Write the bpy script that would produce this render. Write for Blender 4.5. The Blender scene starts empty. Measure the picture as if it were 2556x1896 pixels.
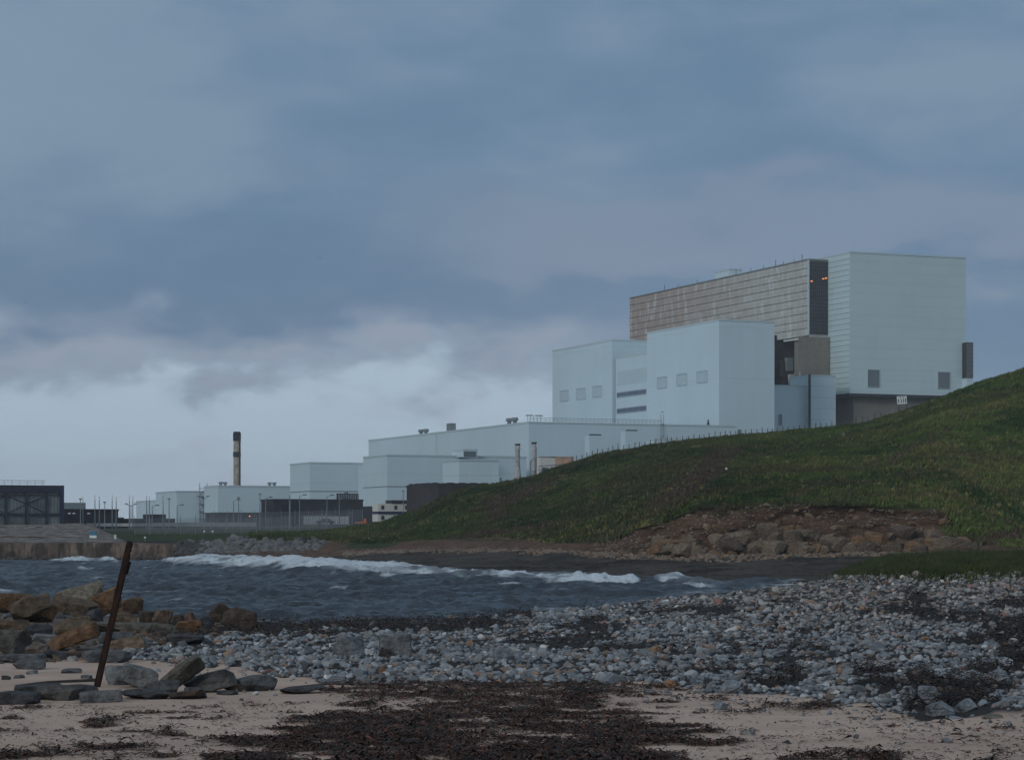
import bpy, math, random
import numpy as np
from mathutils import Vector, Matrix, Euler
R = math.radians
random.seed(7); rng = np.random.default_rng(11)
sc = bpy.context.scene
COL = sc.collection

# ------------------------------------------------------------------ camera
F, CX, YH, HC = 6000.0, 1278.0, 1335.0, 4.0      # focal length and horizon in pixels of the photograph, eye height in metres
cam = bpy.data.cameras.new('camera'); camo = bpy.data.objects.new('camera', cam); COL.objects.link(camo)
camo.location = (0, 0, HC); camo.rotation_euler = (R(90), 0, 0)
cam.sensor_width = 36; cam.sensor_fit = 'HORIZONTAL'; cam.lens = 36*F/2556.0
cam.shift_y = (YH-948.0)/2556.0; cam.clip_start = 0.5; cam.clip_end = 40000
sc.camera = camo

# ------------------------------------------------------------------ light
SUN_EL, SUN_AZ = R(24), math.atan2(-0.62, -0.78)
sv = Vector((math.sin(SUN_AZ)*math.cos(SUN_EL), math.cos(SUN_AZ)*math.cos(SUN_EL), math.sin(SUN_EL)))
sl = bpy.data.lights.new('sun', 'SUN'); sl.energy = 0.95; sl.angle = R(13); sl.color = (1.0, 0.96, 0.90)
so = bpy.data.objects.new('sun', sl); COL.objects.link(so); so.rotation_euler = (-sv).to_track_quat('-Z', 'Y').to_euler()

sc.view_settings.view_transform = 'Standard'; sc.view_settings.look = 'None'
sc.view_settings.exposure = 0.12; sc.view_settings.gamma = 1.0

class NT:
    """small helper round a node tree"""
    def __init__(s, nt): s.nt = nt; s.n = nt.nodes; s.l = nt.links
    def new(s, t, **kw):
        nd = s.n.new(t)
        for k, v in kw.items(): setattr(nd, k, v)
        return nd
    def link(s, a, b): s.l.new(a, b)
    def put(s, sock, v):
        if hasattr(v, 'is_output') or isinstance(v, bpy.types.NodeSocket): s.l.new(v, sock)
        else: sock.default_value = v
    def math(s, op, a, b=0.0, c=0.0, clamp=False):
        nd = s.n.new('ShaderNodeMath'); nd.operation = op; nd.use_clamp = clamp
        s.put(nd.inputs[0], a); s.put(nd.inputs[1], b); s.put(nd.inputs[2], c); return nd.outputs[0]
    def smooth(s, v, a, b, lo=0.0, hi=1.0):
        nd = s.n.new('ShaderNodeMapRange'); nd.interpolation_type = 'SMOOTHSTEP'
        s.put(nd.inputs['Value'], v); nd.inputs['From Min'].default_value = a; nd.inputs['From Max'].default_value = b
        nd.inputs['To Min'].default_value = lo; nd.inputs['To Max'].default_value = hi; return nd.outputs[0]
    def mix(s, f, a, b, mode='MIX'):
        nd = s.n.new('ShaderNodeMix'); nd.data_type = 'RGBA'; nd.blend_type = mode
        s.put(nd.inputs[0], f)
        for sock, v in ((nd.inputs[6], a), (nd.inputs[7], b)):
            if isinstance(v, (tuple, list)): v = tuple(v)[:3] + (1.0,)
            s.put(sock, v)
        return nd.outputs[2]
    def noise(s, vec, scale, detail=4, rough=0.55, dist=0.0):
        nd = s.n.new('ShaderNodeTexNoise'); nd.inputs['Scale'].default_value = scale; nd.inputs['Detail'].default_value = detail
        nd.inputs['Roughness'].default_value = rough; nd.inputs['Distortion'].default_value = dist
        if vec is not None: s.l.new(vec, nd.inputs['Vector'])
        return nd.outputs['Fac']
    def mapping(s, vec, scale=(1, 1, 1), loc=(0, 0, 0), rot=(0, 0, 0)):
        nd = s.n.new('ShaderNodeMapping'); nd.inputs['Scale'].default_value = scale; nd.inputs['Location'].default_value = loc
        nd.inputs['Rotation'].default_value = rot; s.l.new(vec, nd.inputs['Vector']); return nd.outputs[0]

# ------------------------------------------------------------------ sky (cloud deck over a Nishita sky)
world = bpy.data.worlds.new('World'); sc.world = world; world.use_nodes = True
w = NT(world.node_tree); w.n.clear()
out = w.new('ShaderNodeOutputWorld'); bg = w.new('ShaderNodeBackground'); bg.inputs['Strength'].default_value = 0.1
w.link(bg.outputs[0], out.inputs[0])
sky = w.new('ShaderNodeTexSky', sky_type='NISHITA'); sky.sun_disc = False; sky.sun_elevation = SUN_EL; sky.sun_rotation = SUN_AZ
tc = w.new('ShaderNodeTexCoord'); gen = tc.outputs['Generated']
sep = w.new('ShaderNodeSeparateXYZ'); w.link(gen, sep.inputs[0])
dx, dy, dz = sep.outputs
m1 = w.mapping(gen, scale=(5.0, 5.0, 16.0), loc=(3.1, 0.7, 1.9))
m2 = w.mapping(gen, scale=(14.0, 14.0, 34.0), loc=(0.3, 5.1, 0.4))
m3 = w.mapping(gen, scale=(30.0, 30.0, 60.0), loc=(7.3, 1.1, 2.4))
n1 = w.noise(m1, 1.0, 5, 0.5, 0.3); n2 = w.noise(m2, 1.0, 6, 0.5, 0.25); n3 = w.noise(m3, 1.0, 6, 0.55, 0.2)
mixn = w.math('ADD', w.math('MULTIPLY', n1, 0.62), w.math('MULTIPLY', n2, 0.30)); mixn = w.math('ADD', mixn, w.math('MULTIPLY', n3, 0.08))
# upper deck: soft blue grey mottling
deck = w.mix(w.smooth(mixn, 0.36, 0.62), (0.118, 0.200, 0.312), (0.182, 0.264, 0.360))
# left edge of the frame is paler
deck = w.mix(w.smooth(w.math('MULTIPLY', w.math('ADD', dx, w.math('MULTIPLY', dz, -0.2)), -1.0), 0.13, 0.30, 0.0, 0.45), deck, (0.215, 0.310, 0.395))
# darker underside of the deck just above the bright gap
wob = w.math('ADD', w.math('MULTIPLY', w.math('SUBTRACT', n2, 0.5), 0.075), w.math('MULTIPLY', w.math('SUBTRACT', n3, 0.5), 0.036))
edge_z = w.math('ADD', w.math('ADD', dz, wob), w.math('MULTIPLY', w.math('MULTIPLY', dx, dx), 0.1))
under = w.math('MULTIPLY', w.smooth(edge_z, 0.066, 0.092), w.smooth(edge_z, 0.165, 0.098))
deck = w.mix(w.math('MULTIPLY', under, w.smooth(dx, 0.20, -0.10, 0.25, 0.80)), deck, (0.110, 0.180, 0.288))
# mauve drifting band
band = w.math('MULTIPLY', w.smooth(w.math('ADD', dz, wob), 0.098, 0.118), w.smooth(w.math('ADD', dz, wob), 0.152, 0.128))
deck = w.mix(w.math('MULTIPLY', band, w.smooth(dx, -0.08, 0.02, 0.0, 0.6)), deck, (0.215, 0.265, 0.350))
# bright gap under the deck, fading to the right
gapc = w.mix(w.smooth(dz, 0.0, 0.05), (0.425, 0.515, 0.610), (0.390, 0.500, 0.600))
gapc = w.mix(w.smooth(n3, 0.52, 0.66, 0.0, 0.45), gapc, (0.37, 0.42, 0.53))
gap = w.math('MULTIPLY', w.smooth(edge_z, 0.083, 0.056), w.smooth(dx, 0.085, 0.00))
cum = w.math('MULTIPLY', w.smooth(edge_z, 0.050, 0.072), w.smooth(edge_z, 0.100, 0.076))
cum = w.math('MULTIPLY', cum, w.smooth(dx, 0.10, 0.0, 0.0, 0.85))
low = w.mix(gap, deck, gapc)
low = w.mix(w.math('MULTIPLY', cum, w.smooth(n3, 0.30, 0.60)), low, w.mix(w.smooth(edge_z, 0.058, 0.082), (0.205, 0.262, 0.355), (0.300, 0.345, 0.430)))
# a lit puff of cloud, upper left
px_ = w.math('POWER', w.math('DIVIDE', w.math('SUBTRACT', dx, -0.146), 0.0075), 2.0)
pz_ = w.math('POWER', w.math('DIVIDE', w.math('SUBTRACT', dz, 0.0945), 0.0055), 2.0)
pf = w.smooth(w.math('ADD', w.math('ADD', px_, pz_), w.math('MULTIPLY', w.math('SUBTRACT', n3, 0.5), 7.0)), 2.6, -2.4, 0.0, 0.42)
low = w.mix(w.math('MULTIPLY', pf, w.math('GREATER_THAN', dy, 0.0)), low, (0.34, 0.40, 0.50))
# the overcast brightens towards the zenith
low = w.mix(w.smooth(dz, 0.24, 0.85), low, (0.31, 0.365, 0.425))
low = w.mix(w.smooth(dy, 0.0, -0.6), low, (0.34, 0.41, 0.49))
vs = w.new('ShaderNodeVectorMath', operation='SCALE'); w.link(low, vs.inputs[0]); vs.inputs['Scale'].default_value = 10.0
fin = w.mix(0.03, vs.outputs[0], sky.outputs[0])
w.link(fin, bg.inputs['Color'])

# ------------------------------------------------------------------ numeric noise
_T = [np.random.default_rng(100+i).random((256, 256)) for i in range(8)]
def vn(x, y, s=0):
    x = np.asarray(x, float); y = np.asarray(y, float)
    xi = np.floor(x).astype(int); yi = np.floor(y).astype(int); fx = x-xi; fy = y-yi
    fx = fx*fx*(3-2*fx); fy = fy*fy*(3-2*fy); T = _T[s % 8]
    a = T[xi & 255, yi & 255]; b = T[(xi+1) & 255, yi & 255]; c = T[xi & 255, (yi+1) & 255]; d = T[(xi+1) & 255, (yi+1) & 255]
    return (a*(1-fx)+b*fx)*(1-fy)+(c*(1-fx)+d*fx)*fy
def fbm(x, y, s=0, o=4):
    t = 0; a = 1; n = 0
    for i in range(o):
        t = t+a*vn(x*2**i+i*17.3, y*2**i+i*9.1, s+i); n += a; a *= 0.5
    return t/n
def sstep(x, a, b):
    t = np.clip((x-a)/(b-a), 0, 1); return t*t*(3-2*t)

def P(u, y, d): return Vector(((u-CX)/F*d, d, HC-(y-YH)*d/F))

# ------------------------------------------------------------------ mesh helpers
class MB:
    def __init__(s): s.v = []; s.f = []; s.m = []
    def add(s, vs, fs):
        o = len(s.v); s.v += [tuple(v) for v in vs]; s.f += [tuple(i+o for i in f) for f in fs]; return s
    def box(s, x0, x1, y0, y1, z0, z1, M=None):
        vs = [Vector((x, y, z)) for z in (z0, z1) for y in (y0, y1) for x in (x0, x1)]
        if M is not None: vs = [M @ v for v in vs]
        return s.add(vs, [(0, 2, 3, 1), (4, 5, 7, 6), (0, 1, 5, 4), (2, 6, 7, 3), (0, 4, 6, 2), (1, 3, 7, 5)])
    def bar(s, a, b, r, n=6, r2=None):
        a = Vector(a); b = Vector(b); r2 = r if r2 is None else r2
        q = (b-a).to_track_quat('Z', 'Y'); vs = []
        for p, rr in ((a, r), (b, r2)):
            for i in range(n):
                t = 2*math.pi*i/n; vs.append(p+q @ Vector((rr*math.cos(t), rr*math.sin(t), 0)))
        fs = [(i, (i+1) % n, n+(i+1) % n, n+i) for i in range(n)]+[tuple(range(n-1, -1, -1)), tuple(range(n, 2*n))]
        return s.add(vs, fs)
    def lathe(s, prof, n=16, c=(0, 0, 0)):
        vs = []; fs = []
        for (r, z) in prof:
            for i in range(n):
                t = 2*math.pi*i/n; vs.append((c[0]+r*math.cos(t), c[1]+r*math.sin(t), c[2]+z))
        for k in range(len(prof)-1):
            for i in range(n): fs.append((k*n+i, k*n+(i+1) % n, (k+1)*n+(i+1) % n, (k+1)*n+i))
        fs.append(tuple(range(n-1, -1, -1))); fs.append(tuple((len(prof)-1)*n+i for i in range(n)))
        return s.add(vs, fs)
    def build(s, name, mat, parent=None, smooth=False):
        me = bpy.data.meshes.new(name); me.from_pydata(s.v, [], s.f); me.update()
        me.materials.append(mat)
        if smooth: me.polygons.foreach_set('use_smooth', [True]*len(me.polygons))
        o = bpy.data.objects.new(name, me); COL.objects.link(o)
        if parent is not None: o.parent = parent
        return o
def np_mesh(name, V, Fq, mat, smooth=False, col=None, attrs=None):
    """V (n,3), Fq (m,k) faces all with k corners"""
    me = bpy.data.meshes.new(name); V = np.ascontiguousarray(V, dtype=np.float32); Fq = np.ascontiguousarray(Fq, dtype=np.int32)
    m, k = Fq.shape
    me.vertices.add(len(V)); me.vertices.foreach_set('co', V.ravel())
    me.loops.add(m*k); me.loops.foreach_set('vertex_index', Fq.ravel())
    me.polygons.add(m); me.polygons.foreach_set('loop_start', np.arange(0, m*k, k, dtype=np.int32))
    me.polygons.foreach_set('loop_total', np.full(m, k, dtype=np.int32))
    me.polygons.foreach_set('use_smooth', np.full(m, smooth, dtype=bool))
    me.update(calc_edges=True); me.materials.append(mat)
    if col is not None:
        at = me.color_attributes.new('col', 'FLOAT_COLOR', 'POINT'); c4 = np.ones((len(V), 4), np.float32); c4[:, :3] = col
        at.data.foreach_set('color', c4.ravel())
    if attrs:
        for nm, arr in attrs.items():
            at = me.attributes.new(nm, 'FLOAT', 'POINT'); at.data.foreach_set('value', np.asarray(arr, np.float32).ravel())
    me.validate(); o = bpy.data.objects.new(name, me); COL.objects.link(o); return o
def grid_faces(nr, nc):
    i = np.arange(nr*nc).reshape(nr, nc)
    return np.stack([i[:-1, :-1], i[:-1, 1:], i[1:, 1:], i[1:, :-1]], -1).reshape(-1, 4)
def tag(o, label=None, cat=None, group=None, kind=None):
    if label: o['label'] = label
    if cat: o['category'] = cat
    if group: o['group'] = group
    if kind: o['kind'] = kind
    return o
def empty(name, loc, rz=0.0, label=None, cat=None, group=None):
    o = bpy.data.objects.new(name, None); COL.objects.link(o); o.location = loc; o.rotation_euler = (0, 0, rz)
    o.empty_display_size = 0.5; tag(o, label, cat, group); return o
def copy_thing(root, loc, label=None, rz=None, scale=None):
    r = root.copy(); COL.objects.link(r); r.location = loc
    if rz is not None: r.rotation_euler = (0, 0, rz)
    if scale is not None: r.scale = scale
    if label: r['label'] = label
    for ch in list(root.children):
        c = ch.copy(); COL.objects.link(c); c.parent = r
        for g in list(ch.children):
            h = g.copy(); COL.objects.link(h); h.parent = c
    return r

# ------------------------------------------------------------------ materials
def new_mat(name, rough=0.8, spec=0.3, metal=0.0):
    m = bpy.data.materials.new(name); m.use_nodes = True; t = NT(m.node_tree); b = t.n['Principled BSDF']
    b.inputs['Roughness'].default_value = rough; b.inputs['Specular IOR Level'].default_value = spec; b.inputs['Metallic'].default_value = metal
    return m, t, b
def plain(name, col, rough=0.7, var=0.25, scale=2.0, spec=0.3, metal=0.0):
    m, t, b = new_mat(name, rough, spec, metal); c = t.new('ShaderNodeTexCoord').outputs['Object']
    n = t.noise(c, scale, 5, 0.6)
    t.link(t.mix(t.smooth(n, 0.3, 0.7), tuple(x*(1-var) for x in col), tuple(x*(1+var) for x in col)), b.inputs['Base Color'])
    return m
def bump(t, b, h, strength, dist=0.1):
    nd = t.new('ShaderNodeBump'); nd.inputs['Strength'].default_value = strength; nd.inputs['Distance'].default_value = dist
    t.put(nd.inputs['Height'], h); t.link(nd.outputs[0], b.inputs['Normal'])
def cladding(name, col, seam=3.2, seam_dark=0.12, rib=1.0, streak=0.06):
    m, t, b = new_mat(name, 0.55, 0.35); c = t.new('ShaderNodeTexCoord').outputs['Object']
    s = t.new('ShaderNodeSeparateXYZ'); t.link(c, s.inputs[0])
    xy = t.math('ADD', s.outputs[0], s.outputs[1])
    fz = t.math('FRACT', t.math('DIVIDE', s.outputs[2], seam))
    line = t.math('LESS_THAN', fz, 0.30/seam)
    fx = t.math('FRACT', t.math('DIVIDE', xy, rib)); vline = t.math('LESS_THAN', fx, 0.12)
    # panels differ slightly from one another
    cell = t.new('ShaderNodeCombineXYZ'); t.link(t.math('FLOOR', t.math('DIVIDE', xy, rib*4)), cell.inputs[0]); t.link(t.math('FLOOR', t.math('DIVIDE', s.outputs[2], seam)), cell.inputs[1])
    wn = t.new('ShaderNodeTexWhiteNoise'); t.link(cell.outputs[0], wn.inputs['Vector'])
    big = t.noise(t.mapping(c, scale=(0.03, 0.03, 0.05)), 1.0, 4, 0.6)
    st = t.noise(t.mapping(c, scale=(0.9, 0.9, 0.04)), 1.0, 4, 0.6)
    v = t.math('ADD', t.math('MULTIPLY', t.math('SUBTRACT', wn.outputs['Value'], 0.5), 0.035), t.math('MULTIPLY', t.math('SUBTRACT', big, 0.5), 0.22))
    v = t.math('ADD', v, t.math('MULTIPLY', t.math('SUBTRACT', st, 0.5), streak*2))
    v = t.math('SUBTRACT', v, t.math('MULTIPLY', line, seam_dark)); v = t.math('SUBTRACT', v, t.math('MULTIPLY', vline, 0.035))
    v = t.math('ADD', v, 1.0)
    nd = t.new('ShaderNodeVectorMath', operation='SCALE'); nd.inputs[0].default_value = col; t.link(v, nd.inputs['Scale'])
    dirt = t.mix(t.smooth(st, 0.56, 0.75, 0.0, streak*2.5), nd.outputs[0], (0.30, 0.31, 0.28))
    t.link(dirt, b.inputs['Base Color'])
    return m
CLAD = (0.475, 0.60, 0.655)
M = {}
M['clad'] = cladding('pale_cladding', CLAD)
M['clad_smooth'] = cladding('smooth_pale_cladding', (0.465, 0.588, 0.650), seam=14.0, seam_dark=0.07, rib=0.9)
M['clad_seamed'] = cladding('seamed_pale_cladding', (0.46, 0.588, 0.622), seam=3.15, seam_dark=0.08, rib=1.2, streak=0.08)
M['trim'] = plain('pale_trim', (0.42, 0.52, 0.55), 0.5, 0.06)
M['roofing'] = plain('grey_roofing', (0.22, 0.25, 0.27), 0.9, 0.2, 0.2)
M['louvre'] = plain('grey_louvre', (0.17, 0.215, 0.24), 0.6, 0.08)
M['pale_louvre'] = plain('pale_louvre', (0.395, 0.50, 0.55), 0.6, 0.08)
M['glass'] = plain('dark_glass', (0.02, 0.024, 0.03), 0.15, 0.5, 0.5, spec=0.5)
M['strip_glass'] = plain('strip_window_glass', (0.05, 0.08, 0.13), 0.25, 0.4, 1.2, spec=0.5)
M['mullion'] = plain('grey_mullion', (0.09, 0.10, 0.11), 0.5, 0.1)
M['strip_mullion'] = plain('blue_grey_mullion', (0.22, 0.28, 0.32), 0.5, 0.1)
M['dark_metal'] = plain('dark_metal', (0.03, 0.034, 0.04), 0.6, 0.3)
M['grey_metal'] = plain('galvanised_metal', (0.16, 0.19, 0.21), 0.55, 0.2)
M['white_paint'] = plain('white_paint', (0.62, 0.68, 0.70), 0.5, 0.06)
M['cream'] = plain('cream_panel', (0.55, 0.55, 0.52), 0.6, 0.08)
M['navy'] = plain('navy_band', (0.02, 0.03, 0.07), 0.5, 0.2)
M['orange'] = plain('orange_barrier', (0.45, 0.13, 0.04), 0.6, 0.2)
M['peach'] = plain('faded_peach_sheet', (0.42, 0.27, 0.19), 0.7, 0.25, 0.6)
M['blue_sign'] = plain('blue_sign', (0.03, 0.16, 0.26), 0.5, 0.1)
M['wood'] = plain('weathered_post', (0.075, 0.07, 0.055), 0.9, 0.35, 5)
M['interior'] = plain('unlit_interior', (0.025, 0.024, 0.024), 0.9, 0.4, 0.3)  # near-black colour stands in for the shade inside the open bay
def masonry(name, col, bw=1.6, bh=0.6, var=0.5):
    m, t, b = new_mat(name, 0.85, 0.2); c = t.new('ShaderNodeTexCoord').outputs['Object']
    s = t.new('ShaderNodeSeparateXYZ'); t.link(c, s.inputs[0]); cb = t.new('ShaderNodeCombineXYZ')
    t.link(t.math('ADD', s.outputs[0], s.outputs[1]), cb.inputs[0]); t.link(s.outputs[2], cb.inputs[1])
    br = t.new('ShaderNodeTexBrick'); t.link(cb.outputs[0], br.inputs['Vector']); br.inputs['Scale'].default_value = 1.0
    br.inputs['Brick Width'].default_value = bw; br.inputs['Row Height'].default_value = bh; br.inputs['Mortar Size'].default_value = 0.05
    br.inputs['Color1'].default_value = tuple(x*(1-var*0.5) for x in col)+(1,); br.inputs['Color2'].default_value = tuple(x*(1+var*0.5) for x in col)+(1,)
    br.inputs['Mortar'].default_value = tuple(x*0.6 for x in col)+(1,)
    n = t.noise(t.mapping(c, scale=(0.15, 0.15, 0.1)), 1.0, 5, 0.65)
    t.link(t.mix(t.smooth(n, 0.35, 0.7, 0.0, 0.4), br.outputs['Color'], tuple(x*1.5 for x in col)), b.inputs['Base Color'])
    return m
M['dark_brick'] = masonry('dark_brick', (0.030, 0.032, 0.042))
M['darker_brick'] = masonry('darker_brick', (0.016, 0.017, 0.024))
M['brown_brick'] = masonry('brown_brick', (0.19, 0.180, 0.158), 1.2, 0.5, 0.2)
def tile_mat():
    m, t, b = new_mat('weathered_tile_louvres', 0.8, 0.2); c = t.new('ShaderNodeTexCoord').outputs['Object']
    s = t.new('ShaderNodeSeparateXYZ'); t.link(c, s.inputs[0]); xy = t.math('ADD', s.outputs[0], s.outputs[1])
    H = 2.25
    fz = t.math('FRACT', t.math('DIVIDE', s.outputs[2], H))
    joint = t.smooth(fz, 0.24, 0.10)
    cell = t.new('ShaderNodeCombineXYZ'); t.link(t.math('FLOOR', t.math('DIVIDE', xy, 1.35)), cell.inputs[0]); t.link(t.math('FLOOR', t.math('DIVIDE', s.outputs[2], H)), cell.inputs[1])
    wn = t.new('ShaderNodeTexWhiteNoise'); t.link(cell.outputs[0], wn.inputs['Vector'])
    along = t.smooth(s.outputs[1], 120.0, 15.0)       # browner towards the far end
    base = t.mix(along, (0.32, 0.268, 0.242), (0.39, 0.405, 0.385))
    base = t.mix(t.math('MULTIPLY', t.math('SUBTRACT', wn.outputs['Value'], 0.2), 0.35), base, (0.22, 0.175, 0.155))
    st = t.noise(t.mapping(c, scale=(0.30, 0.30, 0.10)), 1.0, 6, 0.75)
    base = t.mix(t.smooth(st, 0.50, 0.64, 0.0, 0.85), base, (0.48, 0.53, 0.53))
    st2 = t.noise(t.mapping(c, scale=(0.9, 0.9, 0.16), loc=(4, 9, 2)), 1.0, 5, 0.7)
    base = t.mix(t.smooth(st2, 0.55, 0.72, 0.0, 0.4), base, (0.19, 0.16, 0.15))
    # sooty stain near the glazed end
    soot = t.math('MULTIPLY', t.smooth(s.outputs[1], 20.0, 11.0), t.smooth(s.outputs[2], 17.0, 3.0))
    base = t.mix(t.math('MULTIPLY', soot, 0.7), base, (0.085, 0.078, 0.082))
    base = t.mix(t.math('MULTIPLY', joint, 0.12), base, (0.12, 0.105, 0.12))
    t.link(base, b.inputs['Base Color'])
    bump(t, b, t.math('SUBTRACT', 1.0, fz), 0.5, 0.6)
    return m
M['tile'] = tile_mat()
def concrete(name, col, stain, tide=False):
    m, t, b = new_mat(name, 0.9, 0.2); c = t.new('ShaderNodeTexCoord').outputs['Object']
    n = t.noise(t.mapping(c, scale=(0.25, 0.25, 0.25)), 1.0, 6, 0.65); v = t.noise(t.mapping(c, scale=(0.9, 0.9, 0.12)), 1.0, 5, 0.7)
    base = t.mix(t.smooth(n, 0.35, 0.65), col, stain); base = t.mix(t.smooth(v, 0.46, 0.6, 0, 0.75), base, tuple(x*1.6 for x in col))
    v2 = t.noise(t.mapping(c, scale=(0.5, 0.5, 0.2), loc=(7, 2, 3)), 1.0, 5, 0.7)
    base = t.mix(t.smooth(v2, 0.46, 0.6, 0, 0.85), base, tuple(x*0.42 for x in stain))
    if tide:
        sz = t.new('ShaderNodeSeparateXYZ'); t.link(c, sz.inputs[0]); hz = t.math('ADD', sz.outputs[2], t.math('MULTIPLY', t.math('SUBTRACT', n, 0.5), 2.6))
        base = t.mix(t.smooth(hz, 0.9, 0.1, 0, 0.85), base, (0.022, 0.019, 0.015))
    t.link(base, b.inputs['Base Color']); bump(t, b, t.math('ADD', n, v), 0.8, 0.5); return m
M['concrete'] = concrete('stained_concrete', (0.165, 0.155, 0.145), (0.12, 0.105, 0.095))
M['sea_concrete'] = concrete('weedy_concrete', (0.120, 0.092, 0.070), (0.070, 0.054, 0.043), True)
M['pale_concrete'] = plain('pale_concrete', (0.34, 0.37, 0.37), 0.9, 0.12, 0.5)
def vcol_mat(name, rough=0.85, spec=0.25, nscale=6.0, nvar=0.35, objcol=False, bumps=0.0, bdist=0.05):
    m, t, b = new_mat(name, rough, spec)
    if objcol: base = t.new('ShaderNodeObjectInfo').outputs['Color']
    else:
        a = t.new('ShaderNodeAttribute'); a.attribute_name = 'col'; base = a.outputs['Color']
    c = t.new('ShaderNodeTexCoord').outputs['Object']; n = t.noise(c, nscale, 5, 0.65)
    nd = t.new('ShaderNodeVectorMath', operation='SCALE'); t.link(base, nd.inputs[0]); t.link(t.smooth(n, 0.25, 0.75, 1-nvar, 1+nvar), nd.inputs['Scale'])
    t.link(nd.outputs[0], b.inputs['Base Color'])
    if bumps: bump(t, b, t.math('ADD', n, t.math('MULTIPLY', t.noise(t.mapping(c, scale=(1.5, 1.5, 9.0)), 1.0, 5, 0.7), 0.5)), bumps, bdist)
    return m
M['stone'] = vcol_mat('beach_stone', 0.75, 0.3, 14.0, 0.30)
M['stone_obj'] = vcol_mat('beach_stone_single', 0.75, 0.3, 9.0, 0.35, objcol=True, bumps=0.5)
M['rock_obj'] = vcol_mat('shore_rock', 0.9, 0.2, 4.0, 0.55, objcol=True, bumps=1.0, bdist=0.16)
M['blade'] = vcol_mat('grass_blade', 0.9, 0.1, 0.5, 0.15)
M['weed'] = vcol_mat('seaweed_frond', 0.6, 0.3, 5.0, 0.3)

# ------------------------------------------------------------------ the setting: beach
def tab(u, pts):
    xs, ys = zip(*pts); return np.interp(u, xs, ys)
SHORE = [(-900, 1524), (0, 1528), (300, 1538), (480, 1550), (700, 1552), (747, 1556), (880, 1547), (1095, 1544), (1203, 1537), (1382, 1522), (1500, 1513),
         (1730, 1482), (1863, 1472), (2000, 1457), (2100, 1447), (3400, 1440)]
def beach_zp(u, y):
    """height of the beach where the line through pixel (u, y) meets it"""
    sh = tab(u, SHORE); s = y-sh
    zl = np.interp(s, [-60, 0, 12, 45, 95, 165, 350, 900], [-0.9, -0.02, 0.35, 0.98, 1.33, 1.50, 1.55, 1.6])
    zr = np.interp(y, [1340, 1372, 1400, 1435, 1480, 1550, 1650, 1780, 2600], [2.7, 2.45, 2.22, 2.12, 2.05, 1.95, 1.78, 1.60, 1.6])
    wgt = sstep(u, 1950, 2280); return zl*(1-wgt)+zr*wgt
def beach_pt(u, y):
    z = beach_zp(u, y); d = (HC-z)*F/(y-YH); return d, z
def beach_noise(X, Y, u, y):
    peb = pebble_mask(u, y)
    return (fbm(X*0.16, Y*0.16, 2, 4)-0.5)*0.16+(fbm(X*0.9, Y*0.9, 5, 3)-0.5)*(0.05+0.16*peb)
PEB_LO = [(-900, 1500), (150, 1560), (330, 1650), (480, 1668), (560, 1665), (700, 1690), (880, 1704), (1095, 1709), (1382, 1709), (1598, 1704), (1797, 1727), (2000, 1742), (2131, 1754), (2297, 1790), (2556, 1782), (3400, 1790)]
PEB_HI = [(-900, 1560), (330, 1606), (480, 1590), (600, 1578), (747, 1572), (1000, 1556), (1203, 1538), (1382, 1524), (1500, 1513), (1730, 1484), (1863, 1474), (2000, 1459), (2098, 1440), (2230, 1436), (2556, 1432), (3400, 1432)]
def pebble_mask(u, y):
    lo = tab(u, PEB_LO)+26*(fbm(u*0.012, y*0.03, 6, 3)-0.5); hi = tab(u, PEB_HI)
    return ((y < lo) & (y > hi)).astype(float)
def ray_beach(u, y):
    d, z = beach_pt(np.asarray(u, float), np.asarray(y, float)); X = (u-CX)/F*d
    return X, d, z+beach_noise(X, d, u, y)

us = np.concatenate([np.arange(-6000, -900, 60.0), np.arange(-900, 3401, 9.0), np.arange(3450, 8600, 60.0)]); nc = len(us)
vv = np.linspace(0, 1, 330)
yend = tab(us, SHORE)-22; wE = sstep(us, 2020, 2280); yend = yend*(1-wE)+1378*wE
rows = []
for v in vv:
    y0 = 9000.0; y = yend+(2300-yend)*v**1.5 if v > 0 else yend
    rows.append(y)
rows += [np.full(nc, 2900.0), np.full(nc, 4200.0), np.full(nc, 9000.0)]
YY = np.array(rows); UU = np.broadcast_to(us, YY.shape)
X, D, Z = ray_beach(UU, YY)
BK = np.stack([np.linspace(-90, 90, nc), np.full(nc, -40.0), np.full(nc, 1.7)], -1)[None]
V = np.concatenate([np.stack([X, D, Z], -1), BK], 0)
pebm = np.concatenate([pebble_mask(UU, YY), np.zeros((1, nc))], 0)
grassm = np.concatenate([sstep(UU, 2040, 2150)*(1-sstep(YY, tab(UU, [(2040, 1434), (2300, 1437), (2556, 1426), (3400, 1420)])-6, tab(UU, [(2040, 1434), (2300, 1437), (2556, 1426), (3400, 1420)])+6)), np.zeros((1, nc))], 0)
pilem = np.concatenate([(1-sstep(UU, 300, 480))*(1-sstep(YY, 1640, 1655)), np.zeros((1, nc))], 0)
wrk = np.concatenate([(sstep(UU, 330, 470)*(1-sstep(UU, 2050, 2150))*(YY < tab(UU, PEB_HI)+12)), np.zeros((1, nc))], 0)
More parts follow.
